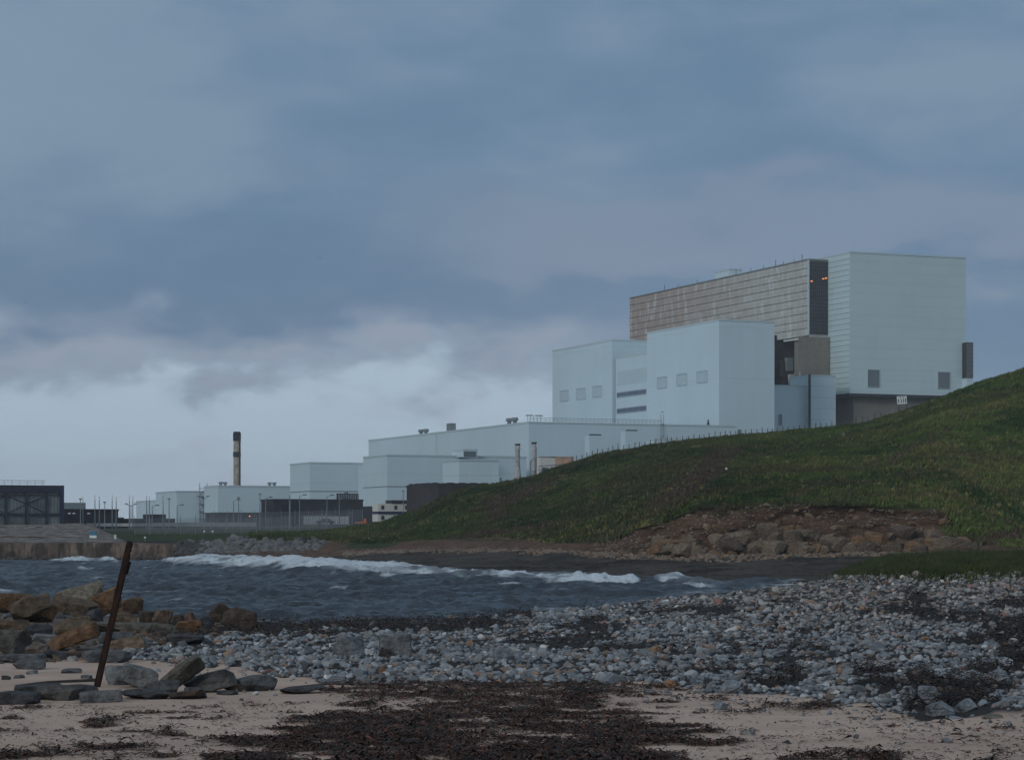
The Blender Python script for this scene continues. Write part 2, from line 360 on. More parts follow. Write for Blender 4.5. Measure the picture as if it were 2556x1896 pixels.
def sand_mat():
    m, t, b = new_mat('beach_sand', 0.95, 0.15); c = t.new('ShaderNodeTexCoord').outputs['Object']
    n = t.noise(t.mapping(c, scale=(0.35, 0.5, 1)), 1.0, 6, 0.65); f = t.noise(c, 30.0, 4, 0.7); g = t.noise(t.mapping(c, scale=(1.6, 3.0, 1)), 1.0, 6, 0.7)
    base = t.mix(t.smooth(n, 0.35, 0.65), (0.355, 0.268, 0.215), (0.465, 0.358, 0.290))
    base = t.mix(t.smooth(g, 0.55, 0.75, 0, 0.45), base, (0.25, 0.175, 0.145))
    base = t.mix(t.smooth(f, 0.35, 0.7, 0, 0.35), base, (0.32, 0.25, 0.22))
    a = t.new('ShaderNodeAttribute'); a.attribute_name = 'peb'; base = t.mix(a.outputs['Fac'], base, (0.028, 0.027, 0.027))  # near-black ground paints the shade between stones; also covers wrack and pile
    a2 = t.new('ShaderNodeAttribute'); a2.attribute_name = 'grass'; base = t.mix(a2.outputs['Fac'], base, (0.030, 0.040, 0.018))
    t.link(base, b.inputs['Base Color'])
    h = t.math('ADD', t.math('MULTIPLY', t.noise(t.mapping(c, scale=(2.2, 4.5, 1)), 1.0, 5, 0.6), 1.0), t.math('MULTIPLY', f, 0.15))
    bump(t, b, h, 0.6, 0.06); return m
M['sand'] = sand_mat()
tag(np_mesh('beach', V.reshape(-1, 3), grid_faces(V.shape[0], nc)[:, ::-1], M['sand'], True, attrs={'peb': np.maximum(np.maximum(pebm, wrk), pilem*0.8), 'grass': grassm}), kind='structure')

# ------------------------------------------------------------------ the setting: far shore, cliff and hill
K1 = [(-900, 1398, 0), (440, 1400, 0), (774, 1406, 0), (984, 1425, 0), (1159, 1440, 0), (1451, 1440, 0), (1509, 1449, 0), (1764, 1453, 0), (1995, 1457, 0), (3400, 1457, 0)]
K2 = [(-900, 1360, 392), (425, 1360, 390), (465, 1389, 366), (800, 1388, 366), (925, 1378, 350), (1159, 1374, 322), (1400, 1379, 285), (1547, 1385, 258), (1723, 1388, 248), (1974, 1383, 248), (2211, 1381, 250), (2400, 1380, 245), (2556, 1371, 250), (3400, 1360, 250)]
K3 = [(-900, 1353, 396), (425, 1353, 396), (465, 1352, 388), (797, 1349, 384), (925, 1357, 366), (1100, 1344, 350), (1250, 1340, 326), (1392, 1354, 296), (1509, 1354, 272), (1547, 1342, 265), (1595, 1318, 260), (1690, 1288, 256), (1737, 1266, 255), (1941, 1258, 255), (2116, 1260, 256), (2330, 1266, 256), (2390, 1292, 256), (2450, 1330, 258), (2556, 1362, 262), (3400, 1350, 262)]
K5 = [(-900, 1329, 446), (800, 1327, 446), (880, 1314, 446), (950, 1304, 442), (997, 1288, 440), (1043, 1271, 438), (1113, 1237, 436), (1160, 1217, 434), (1225, 1211, 432), (1265, 1204, 430), (1335, 1186, 430), (1400, 1165, 430), (1492, 1135, 430), (1607, 1114, 430), (1721, 1100, 430), (1836, 1089, 428), (2020, 1074, 426), (2158, 1057, 420), (2284, 1017, 412), (2376, 982, 406), (2467, 948, 402), (2556, 922, 398), (3000, 800, 390), (3400, 760, 390), (6500, 760, 390)]
def kz(u, K):
    y = tab(u, [(a, b) for a, b, c in K]); d = tab(u, [(a, c) for a, b, c in K])
    return d, HC-(y-YH)*d/F
def far_profile(u):
    u = np.asarray(u, float)
    d1 = HC*F/(tab(u, [(a, b) for a, b, c in K1])-YH); d1 = np.where(u < 432, 388.0, d1); z1 = 0*u-0.05
    d2, z2 = kz(u, K2); d3, z3 = kz(u, K3); d5, z5 = kz(u, K5)
    d0 = d1-3.0; z0 = 0*u-1.6
    # shoulder of the hill: slightly steeper low down, rounding over at the crest
    d4 = d3+(d5-d3)*0.55; z4 = z3+(z5-z3)*0.555; z4 = np.where(u < 950, z3+(z5-z3)*0.5, z4)
    d6 = d5+12; z6 = z5-0.25*np.clip(z5-6, 0, 3); 
    d7 = np.full_like(u, 555.0); z7 = 0*u+6.2
    ds = [d0, d1, d2, d3, d4, d5, d6, d7, 0*u+640., 0*u+1200., 0*u+3600.]; zs = [z0, z1, z2, z3, z4, z5, z6, z7, 0*u+7., 0*u+7., 0*u+7.]
    return np.array(ds), np.array(zs)
SEGN = [3, 60, 26, 70, 60, 6, 20, 6, 5, 4]
fu = np.concatenate([np.arange(-4000, -900, 50.0), np.arange(-900, 3401, 7.0), np.arange(3440, 6500, 50.0)]); nfc = len(fu)
DS, ZS = far_profile(fu)
def seg_param():
    out = []
    for k, n in enumerate(SEGN):
        for i in range(n): out.append(k+i/n)
    out.append(float(len(SEGN))); return np.array(out)
VP_ = seg_param()
def far_surface(u, v):
    """u: columns (n,), v: rows (m,) -> X, D, Z (m, n)"""
    ds, zs = far_profile(u); k = np.clip(np.floor(v).astype(int), 0, len(SEGN)-1); f = (v-k)[:, None]
    D = ds[k]*(1-f)+ds[k+1]*f; Z = zs[k]*(1-f)+zs[k+1]*f
    X = (u[None, :]-CX)/F*D; vv_ = v[:, None]+0*D; uu = u[None, :]+0*D
    return far_noise(X, D, Z, uu, vv_)
def far_noise(X, D, Z, uu, v):
    plat = sstep(v, 1.0, 1.1)*(1-sstep(v, 1.9, 2.0)); cliff = sstep(v, 1.95, 2.1)*(1-sstep(v, 2.9, 3.02)); hill = sstep(v, 2.95, 3.2)*(1-sstep(v, 4.85, 5.0))
    hill2 = sstep(v, 4.9, 5.0)*(1-sstep(v, 6.8, 7.0))
    st = fbm(X*0.05+D*0.02, D*0.16, 1, 4); Z = Z+plat*((np.floor(st*9)/9-0.5)*1.3+(fbm(X*0.35, D*0.5, 3, 4)-0.5)*0.75)
    isr = sstep(uu, 1480, 1640)*(1-sstep(uu, 2370, 2440))
    cn = fbm(X*0.18, v*5.0+X*0.02, 4, 4)-0.5; D = D+cliff*cn*(1.5+3.5*isr); Z = Z+cliff*(fbm(X*0.5, v*9, 2, 3)-0.5)*(0.4+1.1*isr)
    Z = Z+hill*((fbm(X*0.035, D*0.03, 6, 3)-0.5)*1.7+(fbm(X*0.18, D*0.12, 0, 4)-0.5)*1.5)*np.clip((v-3)*2, 0.25, 1)*sstep(uu, 850, 1100)
    Z = Z+(hill+hill2)*(fbm(X*0.5, D*0.4, 7, 3)-0.5)*0.28
    return X, D, Z
X, D, Z = far_surface(fu, VP_)
vm = VP_[:, None]+0*X; um = fu[None, :]+0*X
# masks for the land material (what grows or lies where)
gn = fbm(X*0.12, vm*6+0*X, 3, 4)
edge = 2.96-0.6*sstep(um, 2345, 2420)+(gn-0.5)*0.5*sstep(um, 1500, 1600)+(gn-0.5)*0.7*(1-sstep(um, 1500, 1600))
m_grass = sstep(vm, edge-0.05, edge+0.05)
m_cliff = sstep(vm, 1.92+(gn-0.5)*0.4, 2.05+(gn-0.5)*0.4)
# green tongues running down the cliff
tong = sstep(fbm(X*0.09+3, D*0.02, 5, 3), 0.58, 0.68)*sstep(vm, 2.3, 2.6); m_grass = np.maximum(m_grass, tong*m_cliff)
# bare earth patches on the hill
def blob(u0, y0, ru, ry, ang=0.0):
    Yp = YH-(Z-HC)*F/D; a = um-u0; b = Yp-y0; c, s = math.cos(ang), math.sin(ang); p = (a*c+b*s)/ru; q = (-a*s+b*c)/ry
    return np.clip(1.25-(p*p+q*q)+(fbm(X*0.2, D*0.2, 2, 4)-0.5)*2.4, 0, 1)
bare = np.clip(blob(1775, 1170, 85, 30, -0.75)+blob(1680, 1235, 90, 30, -0.6)+blob(1290, 1235, 110, 16, -0.35)+blob(1235, 1262, 18, 34, 0.3)+0.8*blob(1260, 1285, 60, 9)
        + blob(1260, 1326, 150, 8, -0.12)+blob(2290, 1110, 150, 14, -0.45)*0.7+blob(1990, 1232, 70, 9, -0.3)*0.8+blob(2480, 1345, 90, 14, -0.2)*0.9, 0, 1)*(vm > 2.9)*(vm < 5.2)
yel = np.clip((fbm(X*0.06+D*0.03, D*0.09, 5, 4)-0.45)*4, 0, 1)*sstep(um, 1700, 2500)+0.6*np.clip((fbm(X*0.07, D*0.05+9, 1, 4)-0.5)*4, 0, 1)
yel = np.clip(yel, 0, 1)*(vm > 2.9)*(vm < 5.2)
m_flat = sstep(vm, 5.6, 6.6)
def land_mat():
    m, t, b = new_mat('land', 0.95, 0.15); c = t.new('ShaderNodeTexCoord').outputs['Object']
    def A(n):
        a = t.new('ShaderNodeAttribute'); a.attribute_name = n; return a.outputs['Fac']
    n1 = t.noise(t.mapping(c, scale=(0.25, 0.5, 1.0)), 1.0, 6, 0.7); n2 = t.noise(c, 1.3, 6, 0.7); n3 = t.noise(t.mapping(c, scale=(0.06, 0.25, 2.5)), 1.0, 5, 0.65)
    plat = t.mix(t.smooth(n3, 0.38, 0.62), (0.022, 0.021, 0.020), (0.082, 0.073, 0.064)); plat = t.mix(t.smooth(n2, 0.48, 0.66, 0, 0.7), plat, (0.105, 0.09, 0.075))
    cliff = t.mix(t.smooth(n1, 0.35, 0.6), (0.070, 0.040, 0.027), (0.150, 0.092, 0.060)); cliff = t.mix(t.smooth(n2, 0.52, 0.68, 0, 0.8), cliff, (0.19, 0.135, 0.09))
    cliff = t.mix(t.smooth(n2, 0.42, 0.30, 0, 0.7), cliff, (0.025, 0.02, 0.017))  # shade of the crevices put into the colour of the noise hollows
    gr = t.mix(t.smooth(n1, 0.3, 0.7), (0.018, 0.036, 0.010), (0.044, 0.064, 0.018)); gr = t.mix(t.smooth(n2, 0.5, 0.7, 0, 0.5), gr, (0.060, 0.068, 0.028))
    gr = t.mix(t.math('MULTIPLY', A('yel'), 0.65), gr, (0.085, 0.082, 0.036)); gr = t.mix(t.math('MULTIPLY', A('bare'), 0.8), gr, (0.072, 0.050, 0.038))
    base = t.mix(A('cliff'), plat, cliff); base = t.mix(A('grassy'), base, gr); base = t.mix(A('flat'), base, (0.075, 0.085, 0.070))
    t.link(base, b.inputs['Base Color']); bump(t, b, t.math('ADD', n2, n3), 1.0, 0.9); return m
M['land'] = land_mat()
tag(np_mesh('terrain', np.stack([X, D, Z], -1).reshape(-1, 3), grid_faces(len(VP_), nfc), M['land'], True,
            attrs={'cliff': m_cliff, 'grassy': m_grass, 'bare': bare, 'yel': yel, 'flat': m_flat}), kind='structure')
def far_at(u, v):
    a, b, c = far_surface(np.array([float(u)]), np.array([float(v)])); return Vector((a[0, 0], b[0, 0], c[0, 0]))

# ------------------------------------------------------------------ the setting: sea
su = np.concatenate([np.arange(-5000, -900, 60.0), np.arange(-900, 3401, 10.0), np.arange(3450, 6500, 60.0)]); nsc = len(su)
sd = np.concatenate([np.array([40., 70.]), np.arange(86, 235, 0.42), np.arange(235, 400, 0.62)])
SU, SD = np.meshgrid(su, sd); SX = (SU-CX)/F*SD; SY0 = YH+HC*F/SD
wx = SX+2.5*(fbm(SX*0.05, SD*0.05, 1, 2)-0.5)*4; wy = SD+(fbm(SX*0.035, SD*0.06, 2, 3)-0.5)*26
def crest(ph): return (1-np.abs(np.sin(ph)))**1.6
env = 0.35+1.2*fbm(SX*0.03+5, SD*0.045, 4, 3)
WZ = 0.42*env*(crest((wy+0.12*wx)*math.pi/17.0)-0.35)+0.22*(crest((wy-0.35*wx)*math.pi/6.1+1.3)-0.4)*(0.4+fbm(SX*0.08, SD*0.1, 6, 2))
WZ += 0.46*(fbm(SX*0.42, SD*0.75, 3, 4)-0.5)+0.46*(np.abs(fbm(SX*0.75+9, SD*1.0, 1, 3)-0.5)*-2+0.3)+0.20*(fbm(SX*1.8, SD*2.4, 5, 3)-0.5)
FB = [(-1300, 1396, 1396), (120, 1398, 1398), (160, 1399, 1404), (200, 1397, 1405), (245, 1401, 1402), (270, 1398, 1406), (292, 1404, 1409), (300, 1404, 1404), (405, 1400, 1401), (440, 1400, 1413), (575, 1396, 1424), (650, 1399, 1428), (727, 1401, 1438), (838, 1412, 1441), (984, 1421, 1441), (1100, 1432, 1446),
      (1246, 1436, 1453), (1330, 1440, 1458), (1421, 1438, 1463), (1509, 1450, 1462), (1590, 1456, 1458), (1610, 1452, 1453), (1640, 1449, 1457), (1684, 1450, 1466), (1757, 1457, 1474), (1800, 1459, 1466), (1870, 1461, 1463), (1990, 1457, 1459), (2100, 1450, 1450)]
ft = tab(SU, [(a, b) for a, b, c in FB]); fb_ = tab(SU, [(a, c) for a, b, c in FB])
fn = fbm(SX*0.55, SD*0.4, 0, 5); thick = np.clip(fb_-ft, 0, 40)
inb = sstep(SY0, ft-3-4*fn, ft+1)*(1-sstep(SY0, fb_-0.30*thick*fn-1.5, fb_+1.0-0.25*thick*fn))*(thick > 0.6)
foam = inb*np.clip(0.42+2.6*(fn-0.30), 0.05, 1)
foam = foam*(1-0.85*sstep(SU, 900, 1150)*sstep(fbm(SX*0.22, SD*0.10, 3, 3), 0.56, 0.46))
# a breaking wave stands up along the front of the foam
ridge = np.exp(-((SY0-(fb_-0.45*thick))/(0.28*thick+1.5))**2)*np.clip(thick/20, 0, 1)
WZ += ridge*(1.0-0.5*sstep(SU, 1050, 1250))*(0.5+1.0*fbm(SX*0.22, SD*0.08, 7, 4))+foam*0.75*(fbm(SX*1.1, SD*0.9, 2, 4)-0.35)
# swell lying just in front of the breakers
WZ += 0.40*np.exp(-((SY0-(fb_+13))/6.0)**2)*np.clip(thick/14, 0, 1)
# thin white caps
cap = sstep(fbm(SX*0.3+40, SD*0.22, 5, 4), 0.73, 0.78)*sstep(WZ, 0.22, 0.36)*0.7; foam = np.maximum(foam, cap)
# fade waves out against the near shore and add a lip of wash
shd = HC*F/(tab(SU, SHORE)-YH); near = sstep(SD, shd-1, shd+9); WZ = WZ*(0.25+0.75*near); WZ = np.where(SD < shd-6, -0.3, WZ)
wash = np.exp(-((SD-shd-1.0)/1.3)**2)*sstep(fbm(SX*0.5, SD*0.4, 6, 3), 0.50, 0.66)*0.55; foam = np.maximum(foam, wash*(SD > shd-3))
def sea_mat():
    m, t, b = new_mat('sea_water', 0.22, 0.5); c = t.new('ShaderNodeTexCoord').outputs['Object']; b.inputs['IOR'].default_value = 1.33
    a = t.new('ShaderNodeAttribute'); a.attribute_name = 'foam'; n = t.noise(t.mapping(c, scale=(0.9, 0.35, 1)), 1.0, 6, 0.7)
    n0 = t.noise(t.mapping(c, scale=(0.06, 0.05, 1)), 1.0, 4, 0.6)
    wat = t.mix(t.smooth(n0, 0.35, 0.65), (0.016, 0.027, 0.042), (0.030, 0.045, 0.062))
    f = t.math('MULTIPLY', a.outputs['Fac'], t.smooth(n, 0.28, 0.44, 0.45, 1.1), clamp=True)
    t.link(t.mix(f, wat, (0.62, 0.70, 0.77)), b.inputs['Base Color']); t.link(t.smooth(f, 0.0, 0.6, 0.24, 0.9), b.inputs['Roughness'])
    h = t.math('ADD', t.math('MULTIPLY', t.noise(t.mapping(c, scale=(1.1, 1.8, 1)), 1.0, 6, 0.65), 1.0), t.math('MULTIPLY', t.noise(t.mapping(c, scale=(4.0, 6.0, 1)), 1.0, 4, 0.6), 0.3))
    bump(t, b, h, 1.0, 0.65); return m
M['sea'] = sea_mat()
tag(np_mesh('sea', np.stack([SX, SD, WZ], -1).reshape(-1, 3), grid_faces(len(sd), nsc), M['sea'], True, attrs={'foam': foam}), kind='structure')
mb = MB(); mb.add([(-3500, -600, -0.9), (3500, -600, -0.9), (3500, 3700, -0.9), (-3500, 3700, -0.9)], [(0, 1, 2, 3)])
tag(mb.build('water', M['sea']), kind='structure')
# ------------------------------------------------------------------ thin sea air
hm = bpy.data.materials.new('haze'); hm.use_nodes = True; ht = NT(hm.node_tree); ht.n.remove(ht.n['Principled BSDF']); hv = ht.new('ShaderNodeVolumePrincipled')
hv.inputs['Color'].default_value = (0.86, 0.92, 1.0, 1); hv.inputs['Density'].default_value = 0.00016; hv.inputs['Anisotropy'].default_value = 0.1; ht.link(hv.outputs[0], ht.n['Material Output'].inputs['Volume'])
tag(MB().box(-3900, 3900, -900, 4000, -3.0, 112).build('haze', hm), kind='stuff')
# ------------------------------------------------------------------ buildings
TH = R(22.0); BX, BY = math.cos(TH), math.sin(TH); AX, AY = -math.sin(TH), math.cos(TH)
class Bld:
    """box building: corner nearest the eye at pixel uc, left face runs away along A, right face along B"""
    def __init__(s, name, label, uc, yt, d, ul=None, ur=None, la=None, wb=None, zb=5.0, cat='building', group=None, xy=None):
        s.X = (uc-CX)/F*d; s.Y = d; s.zb = zb; s.zt = HC-(yt-YH)*d/F
        if xy: s.X, s.Y = xy; s.zt = HC-(yt-YH)*s.Y/F
        s.h = s.zt-zb
        s.l = la if la is not None else s.t('L', ul); s.w = wb if wb is not None else s.t('R', ur)
        s.root = empty(name, (s.X, s.Y, zb), TH, label, cat, group)
    def t(s, face, u):
        k = (u-CX)/F; dx, dy = (AX, AY) if face == 'L' else (BX, BY)
        return (k*s.Y-s.X)/(dx-k*dy)
    def z(s, face, u, y):
        t = s.t(face, u); dy = AY if face == 'L' else BY; return HC-(y-YH)*(s.Y+t*dy)/F-s.zb
    def wall(s, mat, z0=0.0, name='wall', trim=True, roof=True, z1=None):
        z1 = s.h if z1 is None else z1
        o = MB().box(0, s.w, 0, s.l, z0, z1).build(name, mat, s.root)
        if trim:
            p = 0.12; m = MB(); a = z1-0.35; b = z1+0.05
            m.box(-p, s.w+p, -p, 0.25, a, b); m.box(-p, s.w+p, s.l-0.25, s.l+p, a, b); m.box(-p, 0.25, 0.25, s.l-0.25, a, b); m.box(s.w-0.25, s.w+p, 0.25, s.l-0.25, a, b)
            m.build('parapet_trim', M['trim'] if mat in (M['clad'], M['clad_smooth'], M['clad_seamed']) else mat, s.root)
        return o
    def rect(s, face, u1, u2, y1, y2, proud=0.0, depth=0.1, m=None):
        t1, t2 = sorted((s.t(face, u1), s.t(face, u2))); um = (u1+u2)/2
        za, zb = s.z(face, um, y2), s.z(face, um, y1); m = m or MB()
        if face == 'L': m.box(-proud, depth-proud, t1, t2, za, zb)
        else: m.box(t1, t2, -proud, depth-proud, za, zb)
        return m, t1, t2, za, zb
    def louvre(s, face, u1, u2, y1, y2, mat, name='louvre', slats=8, label=None, fmat='trim'):
        m, t1, t2, za, zb = s.rect(face, u1, u2, y1, y2, 0.04, 0.1); lo = m.build(name, mat, s.root)
        if label: lo['label'] = label
        fr = MB(); k = MB(); hh = (zb-za)/slats
        def bx(mm, ta, tb, z0, z1, p):
            if face == 'L': mm.box(-p, -0.02, ta, tb, z0, z1)
            else: mm.box(ta, tb, -p, -0.02, z0, z1)
        for i in range(slats): bx(k, t1+0.06, t2-0.06, za+hh*(i+0.15), za+hh*(i+0.6), 0.08 if mat == M['pale_louvre'] else 0.14)
        e = 0.10
        bx(fr, t1-e, t2+e, za-e, za, 0.22); bx(fr, t1-e, t2+e, zb, zb+e, 0.22); bx(fr, t1-e, t1, za, zb, 0.22); bx(fr, t2, t2+e, za, zb, 0.22)
        k.build('slats', mat, lo); fr.build('frame', M[fmat], lo); return lo

GW = 'white clad buildings of the power station'
# main block: the tallest
b = Bld('reactor_building', 'tallest white block with fine horizontal seams, overhanging a brown brick base', 2121, 628, 700, 2070, 2411, la=34)
zu = b.z('R', 2121, 981)
b.wall(M['clad_seamed'], zu)
MB().box(2.5, b.w-0.6, 2.2, b.l-1, 0, zu).build('brick_base', M['brown_brick'], b.root)
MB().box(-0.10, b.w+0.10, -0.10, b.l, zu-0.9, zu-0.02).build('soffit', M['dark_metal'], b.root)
b.louvre('R', 2165.5, 2195, 923, 965, M['louvre'], slats=11, label='dark grey louvre, left of two on the wall')
b.louvre('R', 2341, 2370.5, 928.5, 969, M['louvre'], slats=11, label='dark grey louvre, right of two on the wall')
mm = MB()
i = 1
while zu+i*1.57 < b.h-0.5: mm.box(-0.10, 0.0, 0.05, b.l-0.2, zu+i*1.57-0.05, zu+i*1.57+0.05); i += 1
mm.build('seam_lips', plain('seam_grey', (0.27, 0.35, 0.38), 0.6, 0.1), b.root)
main_b = b
# stair shaft behind its right end
b = Bld('stair_tower', 'narrow dark ribbed shaft standing behind the right edge of the tallest block', 2413, 854, 712, 2413, 2429, la=8)
zz = b.z('R', 2413, 943); b.wall(M['dark_metal'], zz, trim=False); MB().box(0.1, b.w-0.1, 0.1, 8, 0, zz).build('base', M['clad'], b.root)
mm = MB()
for i in range(26): mm.box(-0.06, b.w+0.05, -0.08, 0.0, zz+0.2+i*(b.h-zz-0.4)/26, zz+0.42+i*(b.h-zz-0.4)/26)
mm.build('ribs', M['grey_metal'], b.root)
# long weathered hall with glazed end
b = Bld('fuel_hall', 'long weathered brown louvred hall above the other roofs, with a dark glazed end', 2018, 649, 709.4, 1572, 2071)
zu = b.z('L', 2017.9, 836); b.wall(M['tile'], zu, trim=False)
mm = MB(); n = 9; hh = (b.h-zu)/10.0
for i in range(1, 10): mm.box(-0.16, 0.0, 0.1, b.l, zu+i*hh-0.09, zu+i*hh+0.05)
mm.build('ledges', plain('weathered_ledge', (0.20, 0.18, 0.17), 0.8, 0.4, 0.3), b.root)
gl = MB().box(0.18, b.w-0.05, -0.12, 0.0, zu+0.3, b.h-0.3).build('glazed_end', M['glass'], b.root)
mm = MB()
for i in range(12): x = 0.18+i*(b.w-0.3)/11; mm.box(x-0.035, x+0.035, -0.20, -0.12, zu+0.3, b.h-0.3)
for i in range(21): z = zu+0.3+i*(b.h-zu-0.6)/20; mm.box(0.1, b.w-0.05, -0.22, -0.125, z-0.04, z+0.04)
mm.build('mullions', M['mullion'], gl)
MB().box(-0.25, 0.14, -0.36, 0.15, zu, b.h+0.1).build('corner_trim', M['trim'], b.root)
MB().box(-0.3, b.w+0.2, -0.34, b.l+0.1, b.h+0.1, b.h+0.4).build('roof', M['roofing'], b.root)
MB().box(0.16, b.w, -0.40, 0.05, zu-0.5, zu+0.02).build('sill_beam', M['pale_concrete'], b.root)
lm = bpy.data.materials.new('lamp_glow'); lm.use_nodes = True; pb = lm.node_tree.nodes['Principled BSDF']
pb.inputs['Emission Color'].default_value = (1, 0.33, 0.12, 1); pb.inputs['Emission Strength'].default_value = 1.3; pb.inputs['Base Color'].default_value = (0.3, 0.1, 0.03, 1)
for (u, y) in ((2024.5, 702), (2053.5, 696), (2060.5, 694.5)):
    x = b.t('R', u); z = b.z('R', u, y); MB().box(x-0.32, x+0.32, -0.40, -0.31, z-0.13, z+0.13).build('lit_lamp', lm, b.root)
for k, u in enumerate((1657, 1690, 1738, 1835, 1872, 1904, 1934, 1953, 1980, 2000)):
    y = b.t('L', u); MB().bar((0.3, y, b.h+0.38), (0.3, y, b.h+(1.3 if k % 3 else 2.2)), 0.09, 5).build('aerial', M['dark_metal'], b.root)
hall = b
# recess and brick stair block below the hall
zt_ = hall.zt-hall.h+zu
b2 = Bld('brick_shaft', 'brown brick shaft directly under the dark glazed end of the louvred hall', 1993, 838, 706.5, None, 2072, la=2.5)
b2.h = zt_-b2.zb-0.6; b2.wall(M['brown_brick'], trim=False)
def loc_in(bb, p): q_ = Matrix.Rotation(-TH, 3, 'Z') @ (p-Vector((bb.X, bb.Y, bb.zb))); return q_
MB().bar(loc_in(b2, P(1957, 851, 712)), loc_in(b2, P(1992, 846.5, 705.5)), 0.28, 6).build('canopy_beam', M['cream'], b2.root)
r_ = MB()
for (u1, u2, y1, y2) in ((1994, 1998, 928, 958),): rr, *_ = b2.rect('R', u1, u2, y1, y2, 0.25, 0.3, r_)
r_.build('downpipe', M['pale_concrete'], b2.root)
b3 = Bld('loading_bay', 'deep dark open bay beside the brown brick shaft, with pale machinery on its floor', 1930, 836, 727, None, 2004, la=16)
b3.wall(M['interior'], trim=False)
for (u1, u2, y1, y2, mt) in ((1960, 1978, 893, 925, 'grey_metal'), (1948, 1958, 900, 940, 'dark_metal'), (1968, 1984, 934, 960, 'pale_concrete'), (1943, 1966, 948, 962, 'dark_metal'), (1984, 1990, 930, 960, 'cream')):
    d_ = 722.0; a = P(u1, y2, d_); c = P(u2, y1, d_)
    loc = b3.root.matrix_basis.inverted() @ ((a+c)/2) if False else None
    e = Matrix.Rotation(-TH, 3, 'Z'); la_ = e @ (a-Vector((b3.X, b3.Y, b3.zb))); lc_ = e @ (c-Vector((b3.X, b3.Y, b3.zb)))
    MB().box(min(la_.x, lc_.x), max(la_.x, lc_.x), min(la_.y, lc_.y)-0.4, max(la_.y, lc_.y)+0.4, la_.z, lc_.z).build('machine', M[mt], b3.root)
# rooftop housing
b = Bld('rooftop_plant_room', 'small white housing on the roof of the long louvred hall', 1820, 670.5, 760, 1784, 1852, zb=hall.zt-3); b.wall(M['clad'])
# front blocks
f2 = Bld('boiler_block', 'big white block before the brown louvred hall, three pale louvres on its left face', 1795, 797, 660, 1615, 1933)
f2.wall(M['clad_smooth'])
for (a, c, y1, y2) in ((1641.5, 1665, 941, 968), (1690.5, 1715, 933, 961), (1740.5, 1766, 926.5, 954)): f2.louvre('L', a, c, y1, y2, M['pale_louvre'], fmat='pale_louvre')
f2.louvre('R', 1840, 1849, 1072, 1092, M['louvre'], name='door', slats=4)
f1 = Bld('boiler_block', 'smaller white block with three pale louvres, left end of the tall group', 1528, 847, 728, 1379, 1640)
f1.wall(M['clad_smooth'])
for (a, c, y1, y2) in ((1399, 1419, 974.5, 1000), (1440, 1461.5, 969, 995.5), (1480.5, 1502, 963.5, 990)): f1.louvre('L', a, c, y1, y2, M['pale_louvre'], fmat='pale_louvre')
rc = Bld('link_block', 'recessed white link between two taller blocks, with two dark window strips', 1618, 877, 0, 1537, None, xy=(f2.X+1.7*BX+f2.l*AX, f2.Y+1.7*BY+f2.l*AY), wb=40)
rc.wall(M['clad_smooth'])
m_, *_ = rc.rect('L', 1541, 1614, 922, 957, 0.06, 0.1); m_.build('grey_band', M['pale_louvre'], rc.root)
for (y1, y2) in ((977, 985.5), (1017.5, 1026.5)):
    t1, t2 = rc.t('L', 1613), rc.t('L', 1540.5); za = rc.z('L', 1577, y2); zb_ = rc.z('L', 1577, y1)
    g = MB().box(-0.07, 0.0, t1, t2, za, zb_).build('window_strip', M['strip_glass'], rc.root); mm = MB()
    for i in range(25): y = t1+(t2-t1)*i/24; mm.box(-0.14, -0.071, y-0.07, y+0.07, za, zb_)
    mm.box(-0.16, -0.075, t1, t2, zb_, zb_+0.25); mm.box(-0.16, -0.075, t1, t2, za-0.25, za); mm.build('mullions', M['strip_mullion'], g)
# low white blocks right of the boiler block
w1 = Bld('annex', 'low white annex with a small grey window, left of a dark drainpipe', 1925, 960, 688, None, 2022, la=20); w1.wall(M['clad_smooth'])
w1.louvre('R', 1943.5, 1951, 1034, 1060, M['louvre'], name='window', slats=4); MB().box(2.0, w1.w, -0.3, 0.0, 0, 10).build('plinth', M['pale_louvre'], w1.root)
w2 = Bld('annex', 'white annex just left of the brown brick base, taller than the annex beside it', 2023, 935, 690, None, 2086, la=12); w2.wall(M['clad'])
MB().box(-0.55, -0.02, -0.25, 0.3, 0, w2.h+0.2).build('drainpipe', M['dark_metal'], w2.root)
# turbine hall
T = Bld('turbine_hall', 'long low white hall with roof vents, running left below the tall blocks', 1320, 1052, 620, 920, 1838)
T.wall(M['clad_smooth'])
m_, *_ = T.rect('L', 1089, 1091.5, 1080, 1200, 0.18, 0.2); m_.build('downpipe', M['trim'], T.root)
def roofbit(bb, face, u, hh, ww, name, mat, inset=1.5):
    t = bb.t(face, u); m = MB()
    if face == 'L': c = (inset, t)
    else: c = (t, inset)
    m.lathe([(ww*0.35, bb.h-0.1), (ww*0.35, bb.h+hh*0.5), (ww*0.62, bb.h+hh*0.55), (ww*0.5, bb.h+hh)], 8, (c[0], c[1], 0)); return m.build(name, M[mat], bb.root)
for u in (1039, 1051): roofbit(T, 'L', u, 1.5, 1.6, 'roof_vent', 'grey_metal')
for u in (1258, 1272): roofbit(T, 'L', u, 1.7, 1.7, 'roof_vent', 'grey_metal')
t = T.t('L', 1115); MB().box(0.5, 2.2, t-1.5, t+1.5, T.h, T.h+2.2).build('roof_hatch', M['grey_metal'], T.root)
mm = MB()
for i in range(34):
    x = T.t('R', 1322)+i*(T.t('R', 1654)-T.t('R', 1322))/33; mm.bar((x, 0.3, T.h), (x, 0.3, T.h+1.05), 0.04, 4)
